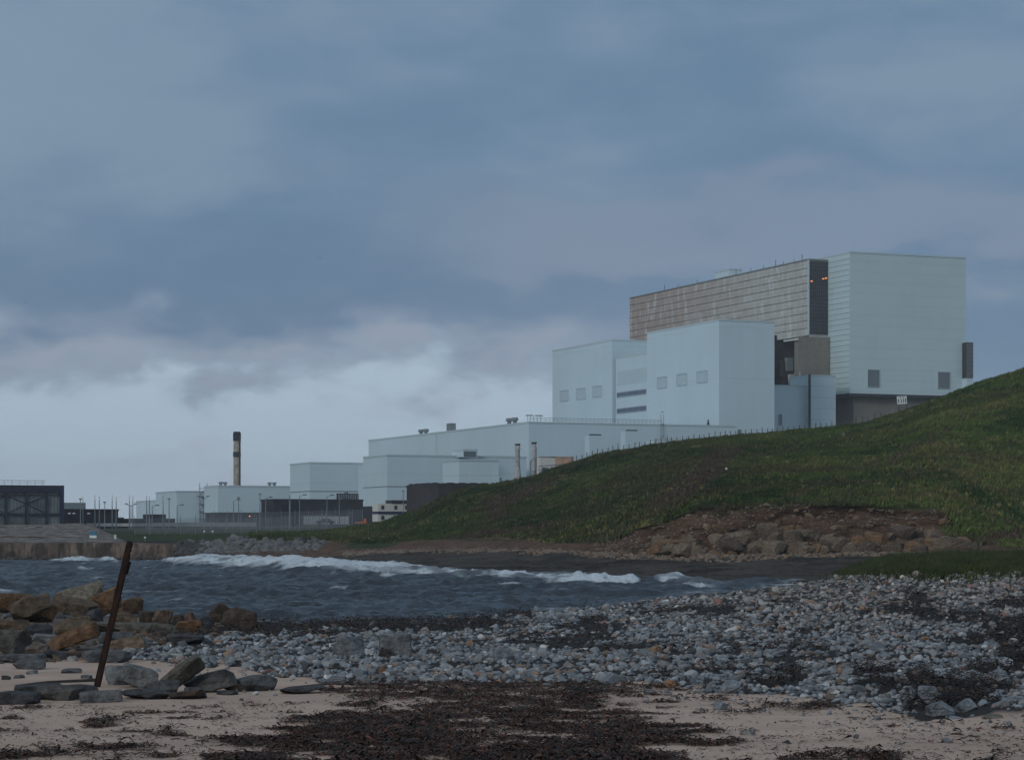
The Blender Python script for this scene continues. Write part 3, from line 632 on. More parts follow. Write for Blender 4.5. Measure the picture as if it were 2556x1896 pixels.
mm.bar((0.3, 0.3, T.h+1.05), (T.t('R', 1654), 0.3, T.h+1.05), 0.05, 4); mm.bar((0.3, 0.3, T.h+0.55), (T.t('R', 1654), 0.3, T.h+0.55), 0.04, 4)
mm.build('railing', M['grey_metal'], T.root)
mm = MB(); x0 = T.t('R', 1322)
for i in range(5): mm.bar((x0+i*0.9, 1.5, T.h), (x0+i*0.9, 1.5, T.h+1.7), 0.05, 4)
mm.box(x0-0.4, x0+1.5, 1.2, 1.8, T.h+1.6, T.h+1.8); mm.box(x0+2.2, x0+4.2, 1.2, 1.8, T.h+1.6, T.h+1.8); mm.build('roof_rack', M['dark_metal'], T.root)
mm = MB(); x0 = T.t('R', 1648); x1 = T.t('R', 1655)
for x in (x0, x1): mm.bar((x, -0.35, 8), (x, -0.35, T.h+2.6), 0.07, 4)
for i in range(8): mm.box(x0, x1, -0.42, -0.28, 9+i*3.2, 9.15+i*3.2)
mm.build('ladder', M['grey_metal'], T.root)
t = T.t('R', 1771); MB().lathe([(0.35, T.h), (0.35, T.h+0.7), (0.2, T.h+0.7), (0.2, T.h+1.5)], 8, (t, 0.8, 0)).build('flue', M['dark_metal'], T.root)
for (uc, yt, ul, ur, d, la, lbl, wv) in ((1471, 1086, 1460, 1522, 596, 9, 'left of two small white plant blocks set against the long low hall', 6), (1561, 1075, 1549, 1614, 614, 9, 'right and higher of two small white plant blocks against the long low hall', 6)):
    b = Bld('plant_block', lbl, uc, yt, d, ul, ur, cat='building'); b.wall(M['clad_smooth'], trim=False); x = b.w*0.35
    MB().box(x-1.4, x+1.6, 0.6, 1.4, b.h, b.h+0.35).build('roof_fitting', M['dark_metal'], b.root)
b = Bld('plant_block', 'lowest white plant block, behind the fence posts on the hill crest', 1632, 1094, 585, 1611, 1790); b.wall(M['clad_smooth'])
# low front building L1 with its projections
L1 = Bld('workshop_block', 'wide white block with a thin seam line, in front of the long low hall', 966, 1134, 590, 907, 1314)
L1.wall(M['clad_smooth'])
mm = MB(); z = L1.z('R', 967, 1213); mm.box(-0.1, 0.0, 0.1, L1.l, z-0.1, z+0.06); mm.box(0.0, L1.w*0.4, -0.1, 0.0, z-0.1, z+0.06); mm.build('seam_strip', M['louvre'], L1.root)
b = Bld('workshop_wing', 'narrow white wing at the left edge of the wide two tone block', 908, 1155, 612, 894, 935); b.wall(M['clad_smooth'])
b = Bld('workshop_bay', 'bright white bay projecting from the wide two tone block, left of two tall stacks', 1146, 1145.5, 560, 1105, 1245); b.wall(M['clad'])
b.louvre('R', 1246, 1252, 1192, 1209, M['louvre'], name='door', slats=4)
b = Bld('rooftop_plant_room', 'white rooftop housing with a dark grey louvred opening, on the wide two tone block', 1158, 1120, 592, 1128, 1191, zb=L1.zt-0.5); b.wall(M['clad'])
b.louvre('R', 1157, 1188, 1126.5, 1141, M['louvre'], slats=7)
L2 = Bld('switch_block', 'white box shaped block directly above the long dark brick building', 773, 1153, 700, 724, 912); L2.wall(M['clad_smooth'])
mm = MB(); z = L2.z('R', 773, 1225); mm.box(-0.1, 0.0, 0.1, L2.l, z-0.12, z+0.1); mm.box(0.0, L2.w, -0.1, 0.0, z-0.12, z+0.1); mm.build('seam_strip', M['louvre'], L2.root)
L3 = Bld('pump_house', 'long low white block on a dark brick plinth, directly below the tall dark chimney', 544, 1211, 770, 510, 728); zu = L3.z('R', 545, 1278)
L3.wall(M['clad_smooth'], zu); MB().box(0.3, L3.w-0.3, 0.3, L3.l-0.3, 0, zu).build('brick_plinth', M['dark_brick'], L3.root)
for u in (554, 565, 676, 688): roofbit(L3, 'R', u, 1.2, 1.3, 'roof_vent', 'louvre')
L4 = Bld('store_block', 'white block one step lower, left of the long low block under the chimney', 441, 1224.5, 830, 389, 514); L4.wall(M['clad_smooth'])
L5 = Bld('store_block', 'lowest and farthest left white block, behind the row of masts', 400, 1247, 900, 340, 470, zb=6); L5.wall(M['clad_smooth'])
# external stair on the store block
mm = MB(); x = L4.t('R', 504)
for i in range(6): mm.box(x-1.3, x+1.3, -2.0, -0.3, 2+i*2.6, 2.2+i*2.6)
for i in range(5): mm.bar((x-1.2, -1.2, 2.2+i*2.6), (x+1.2, -1.2, 4.6+i*2.6), 0.12, 4)
for s_ in (-1.3, 1.3): mm.bar((x+s_, -2.0, 0), (x+s_, -2.0, 17), 0.12, 4)
mm.build('outside_stair', M['grey_metal'], L4.root)
# chimney
d_ = 800; c = P(591.5, 1077, d_)
r = empty('chimney', (c.x, d_, 5), 0, 'tall thin twin flue chimney with a black top, rising behind the long low white block', 'chimney')
h = c.z-5
MB().lathe([(1.22, 0), (1.16, h-2.9)], 20, (-0.0, 0, 0)).build('stack', plain('stained_chimney_concrete', (0.29, 0.265, 0.215), 0.85, 0.4, 0.6), r)
MB().lathe([(0.36, 0), (0.36, h-1.6)], 14, (0.95, -0.62, 0)).build('flue', M['dark_metal'], r)
MB().lathe([(1.30, h-3.1), (1.34, h-0.8), (1.1, h)], 20).build('cap', plain('soot', (0.014, 0.014, 0.018), 0.9, 0.3), r)
for zf in (0.36, 0.77): MB().lathe([(1.38, h*zf-0.18), (1.38, h*zf+0.18)], 20).build('ring', M['dark_metal'], r)
MB().lathe([(1.28, h*0.745), (1.28, h*0.80)], 20).build('band', M['dark_metal'], r)
# dark brick buildings
D2 = Bld('brick_store', 'long dark brick building in front of the box shaped white block', 683, 1245, 560, 652, 906); D2.wall(M['dark_brick'])
m_, *_ = D2.rect('L', 655, 680, 1259, 1290, 0.06, 0.1); m_.build('shutter', M['darker_brick'], D2.root)
MB().box(2, D2.w*0.3, -0.06, 0.0, 0.5, D2.z('R', 700, 1258)).build('shutter', M['darker_brick'], D2.root)
b = Bld('roof_cooler', 'blackened cooling plant sitting on the flat roof of the long dark brick building', 842, 1231, 575, 840, 895, zb=D2.zt-0.6); b.wall(M['darker_brick'], trim=False)
mm = MB()
for i in range(9): mm.box(0.2+i*b.w/9, 0.2+i*b.w/9+b.w/16, -0.35, 0.0, 0.8, b.h*0.9)
mm.build('louvre', M['grey_metal'], b.root); MB().bar((b.w*0.4, -0.2, b.h), (b.w*0.4, -0.2, b.h+0.5), 0.5, 8).build('fan', M['grey_metal'], b.root)
D1 = Bld('brick_workshop', 'dark brown brick building with a ragged roof edge, half sunk behind the grass slope', 1096, 1207, 505, 1015, 1224); D1.wall(masonry('brown_black_brick', (0.040, 0.036, 0.038)))
mm = MB()
for i in range(10): mm.box(0.5, 1.0+0.1*(i % 3), 2+i*D1.l/11, 2+i*D1.l/11+1.8, D1.h, D1.h+0.22+0.16*(i % 2))
for i in range(8): mm.box(0.8+i*D1.w/9, 2.3+i*D1.w/9, 0.4, 0.9, D1.h, D1.h+0.2+0.1*(i % 2))
mm.build('roof_clutter', M['darker_brick'], D1.root)
b = Bld('brick_lean_to', 'low greyish dark brick lean-to between the long dark building and the white cabins', 942, 1262, 545, 906, 944); b.wall(M['dark_brick'], trim=False)
# white site cabins
for k, (y1, y2, lbl) in enumerate(((1256, 1275.5, 'upper white site cabin with square windows, stacked beside the brown brick building'), (1281, 1301, 'lower white site cabin, partly hidden by the grass slope'))):
    b = Bld('site_cabin', lbl, 944, y1, 530, 942.5, 1030, zb=HC-(y2-YH)*530/F, la=4, cat='cabin', group='white site cabins'); b.wall(M['cream'], trim=False)
    for u in (951, 983.5, 1010):
        x0, x1 = b.t('R', u+1), b.t('R', u+7.5); wz = b.h*0.28
        fr = MB().box(x0-0.08, x1+0.08, -0.06, 0, wz-0.08, wz+0.84).build('window', M['grey_metal'], b.root); MB().box(x0, x1, -0.09, -0.061, wz, wz+0.76).build('pane', M['glass'], fr)
    if k == 0:
        MB().box(-0.15, b.w, -0.25, 4.1, -0.55, -0.02).build('navy_band', M['navy'], b.root)
        MB().box(b.t('R', 977), b.w, -0.2, 4, b.h+0.05, b.h+0.75).build('dark_roof', M['dark_brick'], b.root)
# far left dark sheds
D4 = Bld('low_shed', 'low dark brick shed between the glazed building and the masts', 150, 1270, 500, None, 295, la=14); D4.wall(M['darker_brick'])
for u in (173, 184, 221): x = D4.t('R', u); MB().box(x-0.25, x+0.25, -0.3, 0, D4.h-1.0, D4.h-0.75).build('wall_light', M['white_paint'], D4.root)
MB().box(1, 6, 3, 8, D4.h, D4.h+1.4).build('roof_box', M['louvre'], D4.root)
b = Bld('low_wall_shed', 'very low dark shed roof running right of the dark brick shed', 296, 1293.5, 520, None, 437, la=9); b.wall(M['darker_brick'], trim=False)
MB().box(b.t('R', 370), b.t('R', 417), 1, 5, b.h, b.h+0.95).build('raised_roof', M['dark_brick'], b.root); MB().box(b.t('R', 300), b.t('R', 312), 1, 4, b.h, b.h+0.25).build('hatch', M['dark_brick'], b.root)
# dark glazed building at the far left
g = Bld('glazed_hall', 'dark steel and glass hall with a roof railing, at the far left', -330, 1211.5, 428, None, 158, la=30, zb=4.6)
MB().box(0, g.w, 0.4, g.l, 0, g.h-0.05).build('inner_wall', plain('green_grey_glass', (0.13, 0.17, 0.172), 0.3, 0.4, 0.25, spec=0.5), g.root)
dkb = plain('blue_black_steel', (0.018, 0.02, 0.04), 0.6, 0.3)
mm = MB(); mm.box(-0.1, g.w+0.15, -0.12, g.l, g.h-0.02, g.h+0.3); mm.box(0, g.w, -0.12, 0.35, g.h-1.05, g.h-0.02); mm.build('fascia', dkb, g.root)
MB().box(g.w-0.62, g.w+0.12, -0.16, 0.39, 0, g.h-0.03).build('corner_post', plain('deep_blue_steel', (0.02, 0.022, 0.06), 0.5, 0.2), g.root)
for x in np.arange(2.2, g.w-0.8, 3.72): MB().box(x-0.24, x+0.24, 0.12, 0.38, 0, g.h-1.05).build('column', dkb, g.root)
mm = MB(); mm.box(0, g.w-0.62, 0.05, 0.3, g.h*0.36, g.h*0.36+0.45); mm.box(0, g.w-0.62, 0.05, 0.3, 0, 1.1); mm.box(0, g.w-0.62, 0.1, 0.3, g.h-1.6, g.h-1.45); mm.build('beams', dkb, g.root)
mm = MB()
for x in np.arange(5.92, g.w-4, 7.44):
    for s_ in (-1, 1): mm.bar((x, 0.2, g.h*0.62), (x+s_*3.4, 0.2, g.h-1.7), 0.10, 4); mm.bar((x, 0.2, g.h*0.62), (x+s_*3.4, 0.2, g.h*0.42), 0.08, 4)
mm.build('braces', dkb, g.root)
mm = MB()
for x in np.arange(0.4, g.w-0.6, 0.62): mm.box(x-0.03, x+0.03, -0.05, 0.04, 0.1, g.h-0.9)
mm.build('fins', plain('fin_metal', (0.060, 0.072, 0.085), 0.5, 0.2), g.root)
mm = MB()
for x in np.arange(0.5, g.w-3, 1.4): mm.bar((x, 0.8, g.h+0.3), (x, 0.8, g.h+1.15), 0.035, 4)
mm.bar((0.5, 0.8, g.h+1.15), (g.w-3.2, 0.8, g.h+1.15), 0.04, 4); mm.bar((0.5, 0.8, g.h+0.75), (g.w-3.2, 0.8, g.h+0.75), 0.03, 4)
mm.build('roof_railing', M['grey_metal'], g.root)

# sea wall with its sloping upper revetment
def wallprism(name, label, pts, thick, mat, cat='sea wall'):
    """pts: list of (u, ytop, dtop, ybot, dbot); solid strip with real thickness"""
    m = MB(); n = len(pts); vs = []
    for (u, yt, dt, yb, db) in pts:
        a = P(u, yt, dt); c = P(u, yb, db); k = Vector((0, thick, 0)); vs += [a, c, c+k, a+k]
    fs = []
    for i in range(n-1):
        o = 4*i
        for j in range(4): fs.append((o+j, o+(j+1) % 4, o+4+(j+1) % 4, o+4+j))
    fs += [(3, 2, 1, 0), (4*(n-1), 4*(n-1)+1, 4*(n-1)+2, 4*(n-1)+3)]
    m.add(vs, fs); o = m.build(name, mat); tag(o, label, cat); return o
wallprism('sea_wall', 'vertical brown stained concrete sea wall with waves at its foot, left side', [(-4000, 1354, 380, 1405, 379), (300, 1354, 380, 1405, 379), (440, 1357, 379, 1405, 378)], 12, M['sea_concrete'])
wallprism('revetment', 'sloping grey concrete revetment below the glazed hall, ending in a wedge', [(-4000, 1311, 414, 1356, 384), (100, 1309, 414, 1356, 384), (188, 1305, 414, 1356, 384), (222, 1313, 410, 1356, 384), (302, 1352, 386, 1356, 384)], 6, M['concrete'])
o = wallprism('terrace_step', 'concrete ledge running along the middle of the sloping revetment', [(-4000, 1338, 393, 1343, 393), (190, 1339, 393, 1343, 393)], 3, M['sea_concrete'], 'ledge')
wallprism('coping_wall', 'thin concrete coping along the top of the revetment at the left', [(-4000, 1313, 409.5, 1320, 409.5), (104, 1313, 409.5, 1320, 409.5)], 1.5, M['concrete'], 'ledge')
wallprism('boundary_wall', 'long low pale concrete wall running behind the security fence', [(216, 1305, 470, 1313, 470), (335, 1305.5, 470, 1313, 470), (470, 1303, 480, 1313, 480), (640, 1303.5, 490, 1314, 490)], 0.6, M['pale_concrete'], 'wall')
wallprism('low_rail_wall', 'thin dark kerb wall at the foot of the grass above the sea wall', [(303, 1350, 392, 1357, 392), (560, 1351, 391, 1357, 391)], 0.5, M['dark_brick'], 'kerb wall')

jm = MB()
for i in range(46):
    u = -880+i*28.5
    jm.bar(P(u, 1355.5, 379.96), P(u, 1404, 379.0), 0.035, 4)
jo = jm.build('joint', M['darker_brick'], bpy.data.objects['sea_wall'])
# notice on the revetment, small marker posts
r = empty('notice_sign', P(234.5, 1342, 388), 0, 'small square notice with a blue upper half on the concrete revetment', 'sign')
MB().box(-0.55, 0.55, -0.9, -0.8, 0.42, 1.0).build('blue_panel', M['blue_sign'], r); MB().box(-0.55, 0.55, -0.9, -0.8, 0.0, 0.415).build('white_panel', M['white_paint'], r); MB().bar((0, -0.78, -1.2), (0, -0.78, 1.0), 0.05, 6).build('post', M['grey_metal'], r)
r = empty('marker_post', P(287.5, 1350, 391), 0, 'short pale marker post beside the end of the revetment', 'post'); MB().box(-0.17, 0.17, -0.1, 0.1, 0, 1.0).build('post', M['cream'], r); MB().box(-0.2, 0.2, -0.13, 0.13, 1.0, 1.06).build('cap', M['cream'], r)
for i, (u, y, lb) in enumerate(((362, 1342, 'white ball light on a stub in the grass, above the leaning rusty pole'), (510, 1329, 'white marker light on a stub, by the security fence'), (531, 1327, 'small grey marker light, right of the white one by the security fence'))):
    q = far_at(u, 3.3 if i == 0 else 4.3); r = empty('marker_light', q, 0, lb, 'marker light'); MB().bar((0, 0, -0.1), (0, 0, 0.5), 0.06, 6).build('stub', M['grey_metal'], r)
    MB().lathe([(0.03, 0.42), (0.15, 0.47), (0.19, 0.6), (0.15, 0.72), (0.03, 0.78)], 8).build('globe', M['white_paint'], r)

# security fence
def fence_line(name, label, pts, hgt, pitch, wire, mesh=True):
    P0 = [Vector(p) for p in pts]; r = empty(name, P0[0], 0, label, 'fence'); segs = []; mp = MB()
    L = [0.0]
    for a, c in zip(P0, P0[1:]): L.append(L[-1]+(c-a).length)
    def at(s):
        for i in range(len(L)-1):
            if s <= L[i+1]+1e-6: f = (s-L[i])/(L[i+1]-L[i]); return P0[i].lerp(P0[i+1], f)-P0[0]
        return P0[-1]-P0[0]
    n = int(L[-1]/pitch); post = None
    pm = MB(); pm.bar((0, 0, -0.3), (0, 0, hgt), 0.055, 6); pm.bar((0, 0, hgt), (0, -0.35, hgt+0.4), 0.04, 5)
    for i in range(n+1):
        q = at(i*L[-1]/n)
        if post is None: post = pm.build('post', M['grey_metal'], r); post.location = q
        else: c = post.copy(); COL.objects.link(c); c.parent = r; c.location = q
    s = 0.0
    while s < L[-1]:
        q = at(s); w_ = wire; mp.box(q.x-w_, q.x+w_, q.y-w_, q.y+w_, q.z+0.05, q.z+hgt-0.05); s += 0.19
    k = 0.1
    while k < hgt:
        for a, c in zip(P0, P0[1:]): mp.bar(a-P0[0]+Vector((0, 0, k)), c-P0[0]+Vector((0, 0, k)), wire, 4)
        k += 0.4
    mp.build('mesh_panel', M['grey_metal'], r); return r
fence_line('security_fence', 'tall grey mesh security fence along the grass, in front of the low white blocks', [far_at(336, 4.5), far_at(500, 4.6), far_at(680, 4.7), far_at(880, 5.0)], 2.9, 2.6, 0.020)
fence_line('security_fence', 'second mesh security fence farther back, in front of the long dark brick building', [P(500, 1320, 500), P(640, 1318, 500), P(760, 1316, 500), P(905, 1312, 500)], 3.4, 2.8, 0.018)

# poles and lamps
def lamp_col(u, ytop, d, kind, label, cat, group, base_y=1316):
    z1 = HC-(ytop-YH)*d/F; z0 = 5.2; X = (u-CX)/F*d; r = empty('lamp_post' if kind else 'mast', (X, d, z0), 0, label, cat, group); h = z1-z0
    MB().bar((0, 0, 0), (0, 0, h), 0.13, 6, 0.07).build('pole', M['grey_metal'], r)
    if kind == 1:
        MB().bar((0, 0, h-0.05), (0.9, -0.1, h+0.2), 0.05, 5).build('arm', M['grey_metal'], r); MB().box(0.7, 1.45, -0.25, 0.05, h+0.14, h+0.32).build('lamp_head', M['dark_metal'], r)
    elif kind == 2:
        for s_ in (-1, 1): MB().bar((0, 0, h-0.3), (s_*1.0, 0, h+0.1), 0.06, 5).build('arm', M['grey_metal'], r); MB().box(s_*1.0-0.3, s_*1.0+0.3, -0.2, 0.1, h+0.08, h+0.3).build('lamp_head', M['grey_metal'], r)
    elif kind == 3:
        MB().box(-0.28, 0.28, -0.2, 0.15, h-0.05, h+0.25).build('floodlight', M['grey_metal'], r)
    else: MB().bar((0, 0, h-0.02), (0, 0, h+0.9), 0.035, 4).build('tip', M['dark_metal'], r)
    return r
MG = 'thin bare masts left of the white blocks'
for (u, y) in ((207, 1243), (237, 1240), (248, 1243), (280, 1240), (290, 1244), (323, 1241), (331.5, 1243), (366, 1241), (372.5, 1244), (407, 1242)):
    lamp_col(u, y+6, 470, 0, 'thin bare steel mast in the row left of and against the white blocks', 'mast', MG)
LL = [(201, 1246, 3, 'leftmost lamp post, beside the first bare mast'), (261.5, 1254, 3, 'short lamp post over the middle of the dark brick shed'), (327, 1259, 2, 'twin arm lamp post between bare masts, just left of the lowest white block'),
      (380, 1263, 1, 'short curved lamp post against the lowest white block'), (422, 1246, 3, 'lamp post against the left face of the stepped white store block'), (442, 1262, 1, 'lamp post by the corner edge of the stepped white store block'), (507.5, 1240, 2, 'twin headed floodlight mast between two white blocks'),
      (583, 1249, 1, 'thin lamp post right under the chimney'), (595.5, 1243, 3, 'floodlight post just right of the chimney line'), (649, 1234, 3, 'floodlight post at the left end of the long dark brick building'),
      (663, 1243, 1, 'lamp post over the black shutter of the dark brick building'), (748, 1237, 1, 'curved lamp post below the corner of the box shaped white block'), (816, 1238, 1, 'curved lamp post left of the blackened cooling plant'), (847, 1246, 1, 'lamp post directly in front of the blackened cooling plant'),
      (1006.5, 1226, 3, 'lamp post standing before the white site cabins')]
for (u, y, k, lb) in LL: lamp_col(u, y, 500, k, lb, 'lamp post', 'lamp posts inside the station fence')
r = lamp_col(723.5, 1246, 480, 0, 'thick pale steel column at the edge of the box shaped white block', 'mast', None); r.scale = (2.0, 2.0, 1.0)
# lit lamp by the brick plinth
r = empty('wall_lamp', P(623, 1294, 505), 0, 'small lit orange lamp on a short pole before the dark brick plinth', 'lamp'); MB().bar((0, 0, -1.2), (0, 0, 0.4), 0.05, 6).build('pole', M['grey_metal'], r); MB().lathe([(0.04, 0.4), (0.13, 0.45), (0.16, 0.55), (0.12, 0.64), (0.03, 0.68)], 8).build('bulb', lm, r)
# pale slatted compound by the dark brick building
for i, u in enumerate((757, 785, 815, 842)):
    lb = ['first pale slatted container from the left, under the curved lamp post', 'second pale slatted container, in front of the dark brick building', 'third pale slatted container, behind the dark parked car', 'rightmost pale slatted container, next to the orange barrier'][i]
    r = empty('container', P(u, 1308, 515), 0, lb, 'container', 'pale slatted containers'); MB().box(0, 2.3, 0, 2.2, 0, 1.75).build('body', plain('slat_white_%d' % i, (0.42, 0.46, 0.48), 0.6, 0.1), r)
    mm = MB()
    for k in range(5): mm.box(0.06+k*0.46, 0.16+k*0.46, -0.08, 0, 0.05, 1.7)
    mm.build('ribs', M['grey_metal'], r)
r = empty('barrier', P(886, 1305, 512), 0, 'long low orange barrier beside the dark brick lean-to', 'barrier'); MB().box(0, 2.7, 0, 0.1, 0, 0.28).build('rail', M['orange'], r); MB().lathe([(0.32, 0), (0.28, 0.5), (0.2, 0.9), (0.12, 1.0)], 8, (2.2, -0.3, 0)).build('cone', M['orange'], r)
# parked car
r = empty('parked_car', P(812, 1309, 505), 0, 'dark parked car in front of the pale slatted containers', 'car')
mb = MB(); prof = [(-1.9, 0.35), (-1.9, 0.75), (-1.1, 0.85), (-0.6, 1.3), (0.7, 1.33), (1.3, 0.9), (1.95, 0.8), (1.95, 0.35)]
vs = [(x, -0.8, z) for x, z in prof]+[(x, 0.8, z) for x, z in prof]; n = len(prof)
mb.add(vs, [tuple(range(n)), tuple(range(2*n-1, n-1, -1))]+[(i, n+i, n+(i+1) % n, (i+1) % n) for i in range(n)]); mb.build('body', M['dark_metal'], r)
MB().box(-0.55, 0.75, -0.83, -0.79, 0.9, 1.2).build('window', M['strip_glass'], r)
for x in (-1.2, 1.25):
    for y in (-0.75, 0.75): MB().bar((x, y-0.1, 0.32), (x, y+0.1, 0.32), 0.32, 12).build('wheel', M['darker_brick'], r)

# two stacks by the hill, with the sheeted plant next to them
ws = plain('weathered_white_stack', (0.33, 0.335, 0.35), 0.8, 0.35, 1.4)
def stack(u, ytop, ybot, d, label, flare):
    z1 = HC-(ytop-YH)*d/F; z0 = HC-(ybot-YH)*d/F; r = empty('stack', ((u-CX)/F*d, d, z0-2), 0, label, 'stack'); h = z1-z0+2; q = 6.0*d/F
    prof = [(q*1.9, 0), (q*1.7, 2), (q*1.25, 4.2), (q*1.0, 5.6), (q*0.98, h-1.6), (q*1.1, h-1.0), (q*1.08, h-0.3)] if flare else [(q*1.05, 0), (q*1.0, h*0.5), (q*0.92, h-0.4)]
    if flare: prof = [(a, min(z, h-0.3)) for a, z in prof]
    MB().lathe(prof, 18).build('flue', ws, r, True); MB().lathe([(q*1.12, h-0.35), (q*1.12, h)], 18).build('cap', M['dark_metal'], r)
    for k in (0.35, 0.62): MB().lathe([(q*1.02, h*k), (q*1.02, h*k+0.12)], 18).build('band', M['grey_metal'], r)
    if not flare:
        mm = MB(); mm.bar((-q*1.5, -0.2, 0), (-q*1.5, -0.2, 5.0), 0.12, 6); mm.bar((-q*1.5, -0.2, 5.0), (-q*0.6, 0, 5.6), 0.12, 6); mm.bar((q*1.0, -0.3, 0), (q*1.0, -0.3, h-1), 0.08, 5); mm.build('side_pipe', M['grey_metal'], r)
    return r
stack(1292, 1107, 1203, 470, 'left of two short pale stacks, flaring to a wide foot on the grass crest', True)
stack(1333, 1103, 1190, 476, 'right of two short pale stacks, straight sided with a pipe at its foot', False)
r = empty('sheeted_tank', P(1358, 1162, 520), TH, 'faded peach and cream sheeted tank behind the grass crest, right of the two short stacks', 'tank')
MB().box(-1.0, 2.6, 0, 3, -6, 1.8).build('sheet', M['cream'], r); mb = MB(); mb.box(2.6, 7.0, -0.15, 3, -6, 1.95); mb.build('sheet', M['peach'], r)['label'] = 'faded peach sheet'
mm = MB(); mm.box(-1.2, 7.2, -0.25, 3.1, 1.97, 2.12); mm.build('lid', M['cream'], r)
r = empty('pipe_rack', P(1342, 1180, 480), 0, 'tangle of dark pipes and frames at the foot of the right pale stack', 'pipe rack')
mm = MB()
for i in range(9): x = 0.3+i*0.62; mm.bar((x, 0, -2), (x, 0.2, 1.1+0.35*math.sin(i*2.1)), 0.07, 5)
mm.bar((0.1, 0, 1.35), (5.6, 0, 1.75), 0.1, 5); mm.bar((0.1, 0.3, 0.6), (5.6, 0.3, 1.2), 0.08, 5)
for i in range(6): mm.bar((0.4+i*0.9, 0.1, -0.2), (1.1+i*0.8, 0.1, 1.2), 0.06, 5)
mm.build('frame', M['grey_metal'], r); MB().lathe([(0.7, -2), (0.75, 0.6), (0.5, 1.1)], 12, (1.5, 0.8, 0)).build('drum', M['dark_metal'], r)

# screen on a frame in front of the tallest block
r = empty('floodlight_frame', P(2253, 1026, 470), 0, 'white slotted panel on a dark tubular frame before the brown brick base', 'panel stand')
k = 470/F
mm = MB()
for x in (-9, 9): mm.bar((x*k, 0, -2.5), (x*k, 0, 1.6), 0.07, 5)
for z in (3, 8): mm.bar((-19*k, -0.1, z*k), (19*k, -0.1, z*k), 0.06, 5)
mm.build('frame', M['dark_metal'], r)
pn = MB().box(-12*k, 12*k, -0.1, 0.0, 18*k, 38*k, Matrix.Rotation(R(-4), 4, 'Y')).build('panel', M['white_paint'], r); mm = MB()
for x in (-8.5, -2, 3.5, 8.8): mm.box((x-1.0)*k, (x+1.0)*k, -0.16, -0.11, 21*k, 32*k, Matrix.Rotation(R(-4), 4, 'Y'))
for x in (-4, 5): mm.box((x-3.4)*k, (x+3.4)*k, -0.16, -0.11, 35*k, 36.6*k, Matrix.Rotation(R(-4), 4, 'Y'))
mm.build('slots', M['dark_metal'], pn)

# post and wire fence along the crest
r = empty('post_and_wire_fence', far_at(1430, 5.0), 0, 'row of thin wooden stock fence posts along the grassy hill crest', 'fence'); o0 = r.location.copy(); post = None; last = None; wires = MB()
u = 1428.0; k = 0
while u < 2200:
    q = far_at(u, 5.02); h = 0.95+0.28*random.random()+(0.25 if k % 9 == 0 else 0)
    if post is None: post = MB().bar((0, 0, -0.4), (0, 0, 1.0), 0.075, 6, 0.065).build('post', M['wood'], r); c = post
    else: c = post.copy(); COL.objects.link(c); c.parent = r
    c.location = q-o0; c.scale = (1, 1, h); c.rotation_euler = (R(random.uniform(-4, 4)), R(random.uniform(-5, 5)), 0)
    if last is not None:
        for z in (0.45, 0.8): wires.bar(last-o0+Vector((0, 0, z)), q-o0+Vector((0, 0, z)), 0.012, 3)
    last = q; k += 1; u += 13.2+random.uniform(-1.2, 1.2) if u < 2080 else 15.5
wires.build('wire', M['grey_metal'], r)
q = far_at(2105, 4.35); r = empty('marker_post', q, 0, 'lone dark wooden post on the hill slope below the brown brick base', 'post'); MB().bar((0, 0, -0.3), (0, 0, 1.5), 0.09, 6).build('post', M['wood'], r); MB().box(-0.14, 0.14, -0.12, -0.09, 0.9, 1.3).build('plate', M['grey_metal'], r)
# ------------------------------------------------------------------ stones: prototypes
import bmesh
def ico(sub):
    bm = bmesh.new(); bmesh.ops.create_icosphere(bm, subdivisions=sub, radius=1.0); bm.verts.ensure_lookup_table()
    V = np.array([v.co[:] for v in bm.verts]); Fq = np.array([[v.index for v in f.verts] for f in bm.faces]); bm.free(); return V, Fq
def sculpt(V, g, cuts=6, depth=0.78, boxy=0.0, rough=0.0, ncut=None):
    V = V.copy()
    if boxy: p = 2+boxy*10; V = V/((np.abs(V)**p).sum(1)**(1/p))[:, None]
    for i in range(cuts):
        n = g.normal(size=3); n /= np.linalg.norm(n); r = depth+0.22*g.random()
        if boxy: r *= 1.0+0.38*boxy
        s = V @ n; V = V-np.clip(s-r, 0, None)[:, None]*n
    if rough:
        a = fbm(V[:, 0]*2.1+V[:, 2]*1.3+g.random()*50, V[:, 1]*2.1-V[:, 2]*1.7+9, 1, 4)-0.5; V = V*(1+rough*a[:, None])
    return V
def rotm(a, b, c): return np.array(Euler((a, b, c)).to_matrix())
def block(V, g, cuts=6, lo=0.98, hi=1.35, p=16, rough=0.05):
    V = V/((np.abs(V)**p).sum(1)**(1/p))[:, None]
    for i in range(cuts):
        n = g.normal(size=3); n /= np.linalg.norm(n); r = g.uniform(lo, hi); s = V @ n; V = V-np.clip(s-r, 0, None)[:, None]*n
    a = fbm(V[:, 0]*1.6+V[:, 2]*0.7+g.random()*50, V[:, 1]*1.6-V[:, 2]*1.9+9, 1, 5)-0.5; return V*(1+rough*2*a[:, None])
I1, FI1 = ico(1); I2, FI2 = ico(2); I3, FI3 = ico(3); I4, FI4 = ico(4)
gp = np.random.default_rng(5)
PR_LO = [sculpt(I1, gp, 3, 0.85) for _ in range(8)]; PR_MD = [sculpt(I2, gp, 10, 0.54) for _ in range(14)]; PR_HI = [sculpt(I3, gp, 11, 0.52, 0, 0.10) for _ in range(16)]

